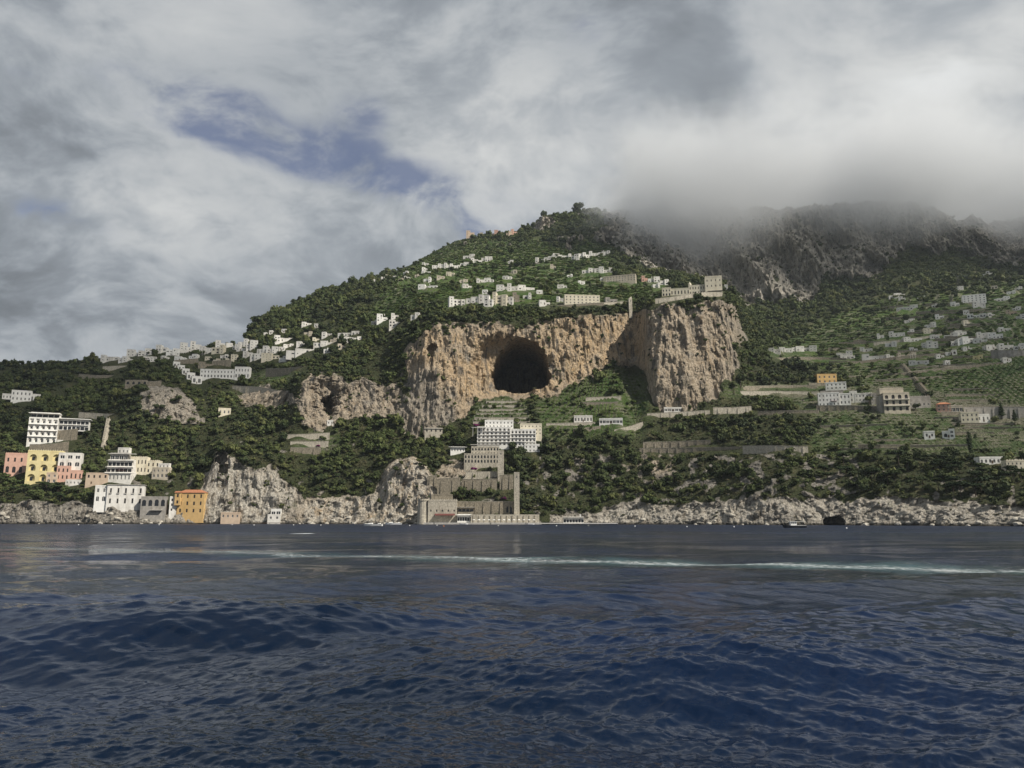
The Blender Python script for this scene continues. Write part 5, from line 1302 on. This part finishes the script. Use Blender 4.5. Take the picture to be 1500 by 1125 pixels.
# stairs and inclined track
def stairway(pa, pb, wdt, label, mat):
    P, Q = ground_at(*pa), ground_at(*pb); n = 24; root = empty('stairway', P); d = Q - P; u = Vector((d.y, -d.x, 0)).normalized() if abs(d.x) + abs(d.y) > 1 else Vector((1, 0, 0))
    u = Vector((1, 0, 0)); mb = MB()
    for i in range(n):
        c = d * (i / n) + Vector((0, -2.0, 0)); st = d / n; mb.box(c.x - wdt / 2, c.x + wdt / 2, c.y - 1.5, c.y + abs(st.y) + 2.5, c.z - 5, c.z + st.z + 0.9)
    mb.build('steps', mat, root)
    for s_ in (-1, 1):
        mb = MB(); mb.bar(Vector((s_ * wdt * .6, -2.4, 1.6)), d + Vector((s_ * wdt * .6, -2.4, 2.4)), .22); mb.build('handrail', M_WALLS['pale_stone'], root)
    tag(root, label, 'stairway')
    for i in range(20): t_ = i / 19; x, y = pa[0] + (pb[0] - pa[0]) * t_, pa[1] + (pb[1] - pa[1]) * t_; NOTREE.append((x - 3, y - 2, x + 3, y + 6))
stairway((152, 656), (160, 615), 2.4, 'steep straight stone stair climbing from the terraced house to the road', M_WALLS['pale_stone'])
stairway((1356, 577), (1321, 536), 2.6, 'straight inclined stair track cutting across the vine terraces', M_WALLS['stone'])
stairway((661, 728), (700, 684), 2.2, 'pale zigzag sea stair beside the grand hotel gardens', M_WALLS['pale_stone'])
# parasols on the quay
def parasol(x, i):
    k = Yq / F; root = empty('parasol', ((x - 750) * k, Yq - 9.5, 1.5)); mb = MB(); mb.bar((0, 0, 0), (0, 0, 2.5), .05); mb.build('pole', M_TRIM, root)
    mb = MB(); mb.lathe([(1.5, 2.05), (.9, 2.35), (.05, 2.65), (.05, 2.6), (.9, 2.28), (1.5, 2.03)], 8); mb.build('canopy', M_CANVAS, root)
    tag(root, 'white parasol on the bathing quay', 'parasol', 'parasols along the bathing quay')
for i in range(13): parasol(696 + i * 7.1, i)
# masts and pylons
def pylon(px, py, h_px, label):
    p = ground_at(px, py); k = m_per_px(p); h = h_px * k; root = empty('pylon', p); mb = MB(); b_, t_ = h * .11, h * .02
    for sx in (-1, 1):
        for sy in (-1, 1): mb.bar((sx * b_, sy * b_, -2), (sx * t_, sy * t_, h), .13, 4)
    for i in range(6):
        z0, z1 = h * i / 6, h * (i + 1) / 6; f = lambda z: b_ + (t_ - b_) * z / h
        for sy in (-1, 1): mb.bar((-f(z0), sy * f(z0), z0), (f(z1), sy * f(z1), z1), .08, 4); mb.bar((f(z0), sy * f(z0), z0), (-f(z1), sy * f(z1), z1), .08, 4)
    mb.build('lattice', M_IRON, root); mb = MB()
    for z in (.78, .9): mb.bar((-h * .16, 0, h * z), (h * .16, 0, h * z), .1, 4)
    mb.build('crossarm', M_IRON, root); tag(root, label, 'pylon')
pylon(1405, 427, 24, 'lattice power pylon on the terraced valley slope')
def pole(px, py, h_px, label):
    p = ground_at(px, py); h = h_px * m_per_px(p); root = empty('utility_pole', p); mb = MB(); mb.bar((0, 0, -2), (0, 0, h), .16, 6, .1); mb.build('shaft', M_WOOD, root)
    mb = MB(); mb.bar((-.9, 0, h - .6), (.9, 0, h - .6), .07, 4); mb.build('crossarm', M_IRON, root); tag(root, label, 'pole')
for q in [(1324, 432, 16, 'thin mast beside the small houses high on the valley slope'), (12, 568, 16, 'wooden pole in the woods above the lone white villa'), (160, 612, 9, 'pole at the head of the straight stone stair'),
          (1148, 596, 16, 'pole standing on the road below the valley terraces'), (244, 754, 22, 'bare pole between the grey boathouse and the narrow white house'), (240, 754, 20, 'shorter bare pole next to the grey boathouse')]: pole(*q)
# ------------------------------------------------------------------ single trees
def cone_lobes(n, h, r0):
    return [((0.05 * math.sin(i * 2.1), 0.05 * math.cos(i * 1.7), h * (i + .4) / n), (r0 * (math.sin(math.pi * (0.18 + 0.8 * i / n)) ** 0.7) + .05,) * 2 + (h / n * .9,)) for i in range(n)]
CROWN = {'oak': [crown_mesh('crown', 300 + i, 300, rnd_lobes(310 + i, 6, 0.85 + .1 * i), 0.15, M_LEAF) for i in range(4)],
         'green': [crown_mesh('crown', 340 + i, 300, rnd_lobes(350 + i, 6, 0.8 + .1 * i), 0.15, M_LEAF2) for i in range(2)],
         'cypress': [crown_mesh('crown', 360 + i, 320, cone_lobes(7, 4.6, 0.55), 0.14, M_PINE, spread=.4) for i in range(2)],
         'conifer': [crown_mesh('crown', 370 + i, 320, [((0, 0, 0.4 + .42 * j), (1.0 - .14 * j, 1.0 - .14 * j, .34)) for j in range(7)], 0.15, M_PINE) for i in range(2)],
         'pine': [crown_mesh('crown', 380 + i, 300, [((.55 * math.cos(j * 1.3 + i), .55 * math.sin(j * 1.3 + i), .25 + .1 * (j % 3)), (.5, .5, .2)) for j in range(6)] + [((0, 0, .42), (.6, .6, .22))], 0.14, M_PINE) for i in range(3)],
         'blossom': [crown_mesh('crown', 390 + i, 240, rnd_lobes(395 + i, 5, 0.6), 0.16, M_BOUG) for i in range(2)]}
def trunk_mesh(h, r, forks):
    mb = MB(); rr = random.Random(int(h * 100)); mb.bar((0, 0, -1.2), (.06, .03, h * .6), r, 7, r * .7); mb.bar((.06, .03, h * .6), (.02, .1, h), r * .7, 6, r * .35)
    for i in range(forks):
        a = i * 2.4; mb.bar((.05, .03, h * (.5 + .07 * i)), (math.cos(a) * .5, math.sin(a) * .5, h * .85 + .35), r * .45, 5, r * .15)
    return mb.mesh('trunk', M_BARK)
TRUNK = {'oak': trunk_mesh(.9, .09, 4), 'green': trunk_mesh(.9, .08, 4), 'cypress': trunk_mesh(1.2, .08, 0), 'conifer': trunk_mesh(1.4, .09, 2), 'pine': trunk_mesh(1.5, .07, 5), 'blossom': trunk_mesh(.5, .05, 3)}
LIFT = {'oak': .45, 'green': .4, 'cypress': .25, 'conifer': .35, 'pine': 1.25, 'blossom': .1}
TNAME = {'oak': 'oak_tree', 'green': 'citrus_tree', 'cypress': 'cypress_tree', 'conifer': 'fir_tree', 'pine': 'umbrella_pine', 'blossom': 'bougainvillea'}
def tree_at(p, kind, s, label, group=None, sz=None):
    r_ = empty(TNAME[kind], (p[0], p[1], p[2] - .3), random.uniform(0, 6.28)); r_.scale = (s, s, s * (sz or random.uniform(.85, 1.2)))
    t = bpy.data.objects.new('trunk', TRUNK[kind]); COL.objects.link(t); t.parent = r_
    c = bpy.data.objects.new('crown', random.choice(CROWN[kind])); COL.objects.link(c); c.parent = r_; c.location = (0, 0, LIFT[kind])
    tag(r_, label, {'blossom': 'shrub'}.get(kind, 'tree'), group); return r_
def tree(px, py, kind, s, label, group=None, sz=None, ymin=0.0):
    p = ground_at(px, py, ymin); d = Vector((p.x, p.y, 0)).normalized(); return tree_at(p - d * 1.5, kind, s, label, group, sz)
def blocked(px, py, m=3):
    return any(x0 - m < px < x1 + m and y0 < py < y1 + 1 for x0, y0, x1, y1 in NOTREE)
def skyline(px):
    a, _ = pix2ae(px, 450); j = int(np.clip(round(float((a - A0) / (A1 - A0) * (NC - 1))), 0, NC - 1)); i = int(np.argmax(TE[:, j])); return Vector((TX[i, j], TY[i, j], TZ[i, j]))
# crest trees seen against the clouds
for px in (368, 376, 384, 391, 397, 404, 412, 433, 439, 446, 455, 459, 462, 473, 484, 497, 508, 575, 590):
    tree_at(skyline(px), 'oak', random.uniform(2.6, 4.6), 'dark oak on the mountain shoulder against the clouds', 'oaks along the mountain shoulder')
for px in (8, 22, 37, 52, 66, 78, 88, 97, 104, 113, 124, 133, 141, 214, 224, 336, 344):
    tree_at(skyline(px), 'oak', random.uniform(2.8, 4.8), 'rounded oak on the low ridge against the clouds', 'oaks along the low ridge')
ZONES = [('oak', 40, [(0, 600), (40, 600), (40, 545), (240, 555), (300, 640), (270, 700), (235, 700), (200, 655), (120, 655), (120, 600), (0, 655)], (2.6, 4.8), 'dark evergreen oak in the woods round the modern hotel', 'oaks round the modern hotel'),
         ('pine', 26, [(0, 705), (40, 708), (130, 712), (140, 735), (60, 738), (0, 736)], (2.8, 4.2), 'umbrella pine on the rocks below the pink and yellow palaces', 'pines below the palaces'),
         ('oak', 32, [(430, 665), (500, 640), (600, 640), (640, 680), (560, 705), (480, 722), (430, 690)], (2.6, 4.6), 'leafy oak on the slope over the pale sea cliff', 'oaks over the pale sea cliff'),
         ('green', 26, [(780, 600), (850, 570), (940, 560), (945, 610), (880, 625), (800, 625)], (1.8, 3.2), 'bright green citrus tree in the gardens under the dark recess', 'citrus trees under the dark recess'),
         ('oak', 58, [(790, 640), (940, 612), (1180, 610), (1185, 645), (930, 645), (900, 700), (860, 740), (800, 720)], (2.8, 5.2), 'broad dark oak beside the shore terrace walls', 'oaks beside the shore terrace walls'),
         ('oak', 28, [(940, 672), (1090, 668), (1110, 700), (1060, 725), (950, 730), (900, 720)], (2.6, 4.6), 'low oak in the scrub above the white shore rocks', 'oaks above the white shore rocks'),
         ('pine', 44, [(1200, 680), (1300, 670), (1500, 690), (1500, 735), (1400, 730), (1290, 715), (1200, 705)], (3.2, 5.4), 'umbrella pine along the valley shore', 'pines along the valley shore'),
         ('green', 30, [(1090, 520), (1120, 515), (1190, 560), (1120, 565), (1090, 560)], (2.6, 4.2), 'bright leafy tree on the slope behind the monastery cliff', 'trees behind the monastery cliff'),
         ('oak', 24, [(1110, 590), (1200, 605), (1290, 605), (1380, 610), (1400, 640), (1300, 640), (1130, 640)], (2.2, 4.0), 'oak scattered on the vine terraces', 'oaks on the vine terraces'),
         ('oak', 22, [(1130, 480), (1300, 470), (1480, 450), (1500, 500), (1330, 540), (1200, 545)], (2.8, 4.8), 'oak between the valley houses', 'oaks between the valley houses'),
         ('oak', 20, [(380, 520), (420, 500), (540, 480), (640, 440), (640, 465), (590, 500), (520, 540), (440, 560)], (2.4, 4.4), 'oak among the village houses under the ridge', 'oaks among the village houses'),
         ('oak', 20, [(640, 450), (800, 445), (940, 445), (940, 458), (800, 470), (640, 470)], (2.2, 4.0), 'bushy oak hanging over the cliff rim', 'oaks along the cliff rim'),
         ('oak', 16, [(600, 400), (900, 385), (960, 420), (820, 430), (620, 430)], (3.0, 5.2), 'oak on the upper farm slopes', 'oaks on the upper farm slopes')]
rt = random.Random(5)
for kind, n, poly, (s0, s1), lab, grp in ZONES:
    pa = np.array(poly); k = 0; tries = 0
    while k < n and tries < n * 30:
        tries += 1; x, y = rt.uniform(pa[:, 0].min(), pa[:, 0].max()), rt.uniform(pa[:, 1].min(), pa[:, 1].max())
        if not inpoly(np.array([x]), np.array([y]), poly)[0] or blocked(x, y): continue
        tree(x, y, kind, rt.uniform(s0, s1), lab, grp); k += 1
for q in [(617, 641, 'cypress', 2.6, 'slim dark cypress at the corner of the square stone house'), (672, 654, 'conifer', 4.2, 'broad dark fir beside the grand hotel terraces'), (1422, 664, 'cypress', 3.4, 'tall cypress on the vine terraces'),
          (1468, 612, 'conifer', 3.4, 'dark fir in front of the long grey road wall'), (1487, 619, 'conifer', 3.0, 'smaller dark fir in front of the long grey road wall'), (179, 645, 'cypress', 1.9, 'cypress beside the straight stone stair'),
          (1273, 591, 'oak', 5.2, 'big round dark tree against the white terraced-bank house'), (1306, 602, 'oak', 3.0, 'bushy tree at the foot of the beige apartment house'), (1342, 601, 'oak', 4.0, 'bushy tree against the grey annex'),
          (694, 689, 'blossom', 4.2, 'large purple bougainvillea beside the white pavilion'), (698, 625, 'blossom', 3.6, 'purple bougainvillea at the corner of the grand hotel'), (740, 709, 'blossom', 2.6, 'purple bougainvillea hanging between the lift towers'),
          (738, 732, 'blossom', 3.2, 'purple bougainvillea on the wall behind the quay'), (466, 654, 'blossom', 2.6, 'purple bougainvillea in the small garden below the grotto'), (668, 732, 'oak', 5.0, 'big dark tree on the sea stairs above the fort'),
          (678, 730, 'oak', 5.4, 'broad dark tree beside the stone sea stair'), (690, 729, 'oak', 4.2, 'dark tree in front of the broad bare stone wall'), (655, 645, 'green', 2.4, 'small clipped tree in front of the stone house'),
          (648, 646, 'green', 2.2, 'round clipped bush by the square stone house'), (664, 648, 'oak', 3.0, 'dark bush between the stone house and the fir'), (745, 668, 'oak', 3.6, 'dark tree under the hotel terraces'), (755, 672, 'oak', 3.8, 'dark tree beside the upper lift tower'),
          (1085, 566, 'oak', 6.5, 'large dark tree at the foot of the monastery cliff'), (1075, 570, 'oak', 5.0, 'dark tree tucked against the monastery cliff'), (765, 740, 'oak', 3.6, 'dark tree beside the tall quay lift tower')]:
    tree(*q)
for i, (x, y, k_, sz_) in enumerate([(640, 702, 'oak', 3.0), (742, 690, 'oak', 3.0), (760, 690, 'oak', 3.4), (775, 676, 'green', 2.8), (768, 748, 'oak', 3.2)]):
    tree(x, y, k_, sz_, 'leafy tree rooted among the stone walls of the hotel sea stairs', 'trees among the hotel sea stairs')
def palm(px, py, label):
    p = ground_at(px, py); r_ = empty('palm_tree', p - Vector((0, 2, .3))); mb = MB(); mb.bar((0, 0, -1), (.2, 0, 5.5), .3, 7, .2); mb.build('trunk', M_BARK, r_)
    mb = MB()
    for i in range(14):
        a = i * 6.283 / 14; prev = Vector((.2, 0, 5.5)); w0 = .35
        for j in range(4):
            t_ = (j + 1) / 4; q = Vector((.2 + math.cos(a) * 2.6 * t_, math.sin(a) * 2.6 * t_, 5.5 + 1.5 * t_ - 2.6 * t_ * t_ + .3 * (i % 2))); s_ = Vector((-math.sin(a), math.cos(a), 0)) * w0; s2 = s_ * .75
            mb.add([prev - s_, prev + s_, q + s2, q - s2], [(0, 1, 2, 3)]); prev = q; w0 *= .75
    mb.build('crown', M_LEAF2, r_); tag(r_, label, 'palm')
palm(706, 713, 'palm with drooping fronds on the terrace beside the bare stone wall'); palm(714, 709, 'smaller palm near the upper lift tower')

# ------------------------------------------------------------------ boats and buoys
M_GEL = plain('white_gelcoat', (0.80, 0.80, 0.78), 0.35, 0.04, 0.5, 0.5)
M_NAVY = plain('dark_hull_paint', (0.025, 0.03, 0.04), 0.4, 0.2, 0.5, 0.5)
M_TEAK = plain('teak_deck', (0.30, 0.20, 0.11), 0.7, 0.2)
M_BUOY = plain('orange_float', (0.70, 0.22, 0.04), 0.5, 0.1)
def hull(mb, L, B, fb, dr, n=14):
    vs, fs = [], []
    for i in range(n + 1):
        t = i / n; x = -L / 2 + L * t; b = B / 2 * (1 - max(0, (t - .45) / .55) ** 2.2) * (0.88 + .12 * min(1, t / .2)); sh = fb * (1 + .35 * t * t); kx = x - max(0, t - .8) * L * .25
        vs += [(x, -b, sh), (kx, -b * .86, .12), (kx, -b * .45, -dr * .7), (kx, 0, -dr * (1 - max(0, t - .75) * 3)), (kx, b * .45, -dr * .7), (kx, b * .86, .12), (x, b, sh)]
    for i in range(n):
        for j in range(6): fs.append((7 * i + j, 7 * i + j + 1, 7 * (i + 1) + j + 1, 7 * (i + 1) + j))
        fs.append((7 * i + 6, 7 * i, 7 * (i + 1), 7 * (i + 1) + 6))
    fs.append(tuple(range(7))); mb.add(vs, fs)
def sea_pos(px, py):
    a, e_ = pix2ae(px, py); Y_ = -CAM_H / float(e_); return Vector((float(a) * Y_, Y_, 0))
def boat(px, py, L, yaw, kind, label):
    p = sea_pos(px, py); r_ = empty({'fishing': 'fishing_boat', 'motor': 'motorboat', 'dinghy': 'dinghy', 'tour': 'tour_boat'}[kind], p, math.radians(yaw)); B, fb = L * .3, L * .095
    hm = M_NAVY if kind in ('fishing', 'tour') else M_GEL; mb = MB(); hull(mb, L, B, fb, .5); h = mb.build('hull', hm, r_)
    mb = MB(); mb.box(-L * .48, L * .2, -B * .5, -B * .44, fb + .003, fb + .14); mb.box(-L * .48, L * .2, B * .44, B * .5, fb + .003, fb + .14); mb.build('rub_rail', M_GEL, h)
    if kind == 'dinghy':
        mb = MB(); mb.box(-.1, .2, -B * .4, B * .4, fb * .8, fb + .1); mb.build('thwart', M_TEAK, r_); mb = MB(); mb.box(-L * .54, -L * .47, -.2, .2, -.2, fb + .5); mb.build('outboard_motor', M_NAVY, r_)
    elif kind == 'motor':
        mb = MB(); mb.box(-L * .45, L * .05, -B * .38, B * .38, fb, fb + .08); mb.build('deck', M_TEAK, r_)
        mb = MB(); a, b_ = L * .02, L * .30; mb.add([(a, -B * .4, fb), (b_, -B * .25, fb), (b_, B * .25, fb), (a, B * .4, fb), (a, -B * .36, fb + L * .07), (b_ - L * .06, -B * .2, fb + L * .05), (b_ - L * .06, B * .2, fb + L * .05), (a, B * .36, fb + L * .07)], [(0, 1, 5, 4), (1, 2, 6, 5), (2, 3, 7, 6), (3, 0, 4, 7), (4, 5, 6, 7)]); mb.build('cabin', M_GEL, r_)
        mb = MB(); mb.add([(a + L * .03, -B * .34, fb + L * .07), (a + L * .03, B * .34, fb + L * .07), (a - L * .03, B * .32, fb + L * .13), (a - L * .03, -B * .32, fb + L * .13)], [(0, 1, 2, 3)]); mb.build('windscreen', M_GLASS, r_)
        mb = MB(); mb.box(-L * .4, -L * .28, -B * .34, B * .34, fb + .1, fb + L * .06); mb.build('seat', M_CANVAS, r_)
    else:
        mb = MB(); mb.box(-L * .1, L * .16, -B * .3, B * .3, fb, fb + 1.9); c = mb.build('cabin', M_GEL, r_)
        for s_ in (-1, 1):
            for j in range(3): mb = MB(); x0 = -L * .08 + j * L * .08; mb.box(x0, x0 + L * .06, s_ * B * .3 - .02 * (s_ < 0) , s_ * B * .3 + .02 * (s_ > 0) + .001, fb + .95, fb + 1.55); mb.build('window', M_GLASS, c)
        mb = MB(); mb.box(-L * .14, L * .2, -B * .36, B * .36, fb + 1.903, fb + 2.05); mb.build('roof', M_GEL, c)
        mb = MB(); mb.bar((L * .02, 0, fb + 2), (L * .02, 0, fb + 4.6), .07); mb.bar((L * .02, 0, fb + 3.8), (-L * .2, 0, fb + 3.2), .05); mb.build('mast', M_IRON, r_)
        mb = MB()
        for x in (-L * .45, -L * .2): [mb.bar((x, s_ * B * .4, fb), (x, s_ * B * .4, fb + 2), .05) for s_ in (-1, 1)]
        mb.build('awning_post', M_IRON, r_); mb = MB(); mb.box(-L * .47, -L * .16, -B * .44, B * .44, fb + 2.003, fb + 2.1); mb.build('awning', M_CANVAS, r_)
    tag(r_, label, 'boat')
boat(546, 770.6, 12, 176, 'motor', 'long white motorboat moored in front of the yellow sea cliff')
boat(576, 768.6, 13, 186, 'motor', 'white motorboat with raised bow moored close to the rocks')
boat(1163, 773.2, 11.5, 182, 'fishing', 'dark hulled fishing boat with a white cabin under way')
boat(778, 768.3, 6, 10, 'dinghy', 'small white dinghy lying off the bathing quay')
boat(309, 767.4, 10, 8, 'tour', 'dark tour boat under a white awning by the bathing deck')
boat(680, 768.2, 7, 0, 'dinghy', 'white tender moored in front of the sea fort')
def buoy(px, py, c, lab, grp):
    p = sea_pos(px, py); r_ = empty('buoy', p); mb = MB(); mb.lathe([(0, -.35), (.3, -.25), (.42, 0), (.34, .28), (.12, .42), (.1, .5)], 10); mb.build('float', c, r_); mb = MB(); mb.bar((0, 0, .5), (0, 0, .85), .04); mb.build('ring', M_IRON, r_)
    tag(r_, lab, 'buoy', grp)
for x, y in [(115, 769), (165, 768.6), (233, 769), (340, 769), (372, 769.4), (430, 769.2), (470, 769.5), (600, 770), (640, 769.6), (730, 770.4), (815, 770.5), (862, 770.2), (930, 771), (1006, 771.8), (1075, 772), (1240, 774)]:
    buoy(x, y, M_GEL, 'white mooring buoy off the rocky shore', 'mooring buoys off the shore')
buoy(650, 771, M_BUOY, 'orange mooring buoy off the sea fort', None)
# boulders fallen along the waterline
def boulder_mesh(seed):
    bm = bmesh.new(); bmesh.ops.create_icosphere(bm, subdivisions=2, radius=1.0); co = np.array([v.co[:] for v in bm.verts]); n = fbm(co[:, 0] * 1.4 + seed, co[:, 1] * 1.4, co[:, 2] * 1.4, 3)
    for v, q in zip(bm.verts, n): v.co = v.co * (1 + .55 * float(q)); v.co.z *= .7
    me = bpy.data.meshes.new('boulder'); bm.to_mesh(me); bm.free(); me.materials.append(M_BOULD); return me
M_BOULD = plain('bleached_boulder', (0.46, 0.43, 0.37), 0.95, 0.35, 0.8, 0.15, grime=(0.2, 0.18, 0.14))
BM_ = [boulder_mesh(i * 7.3) for i in range(5)]
for i in range(95):
    zone = random.choices([(590, 622), (420, 590), (880, 1200), (0, 290), (1230, 1500)], [34, 22, 16, 12, 11])[0]; px = random.uniform(*zone)
    a, _ = pix2ae(px, 768); Y_ = float(np.interp(a, acol, wy)) + random.uniform(-4, 5 if zone[0] != 590 else 14); s = random.uniform(.7, 2.4)
    o = bpy.data.objects.new('boulder', random.choice(BM_)); COL.objects.link(o); j = int(round(float((a - A0) / (A1 - A0) * (NC - 1)))); zg = max(0.0, float(np.interp(Y_, TY[:60, j], TZ[:60, j])))
    o.location = (float(a) * Y_, Y_, min(zg, 9) + s * .1); o.scale = (s * random.uniform(.8, 1.4), s, s); o.rotation_euler = (0, 0, random.uniform(0, 6.28))
    z_ = {590: ('pale boulder fallen beside the sea fort', 'boulders beside the sea fort'), 420: ('pale boulder under the ochre sea cliff', 'boulders under the ochre sea cliff'), 880: ('pale boulder on the white shore beyond the pier', 'boulders beyond the pier'),
          0: ('grey boulder at the foot of the palace rocks', 'boulders under the palaces'), 1230: ('pale boulder along the valley shore', 'boulders along the valley shore')}[zone[0]]
    tag(o, z_[0], 'boulder', z_[1])
grow_wood()
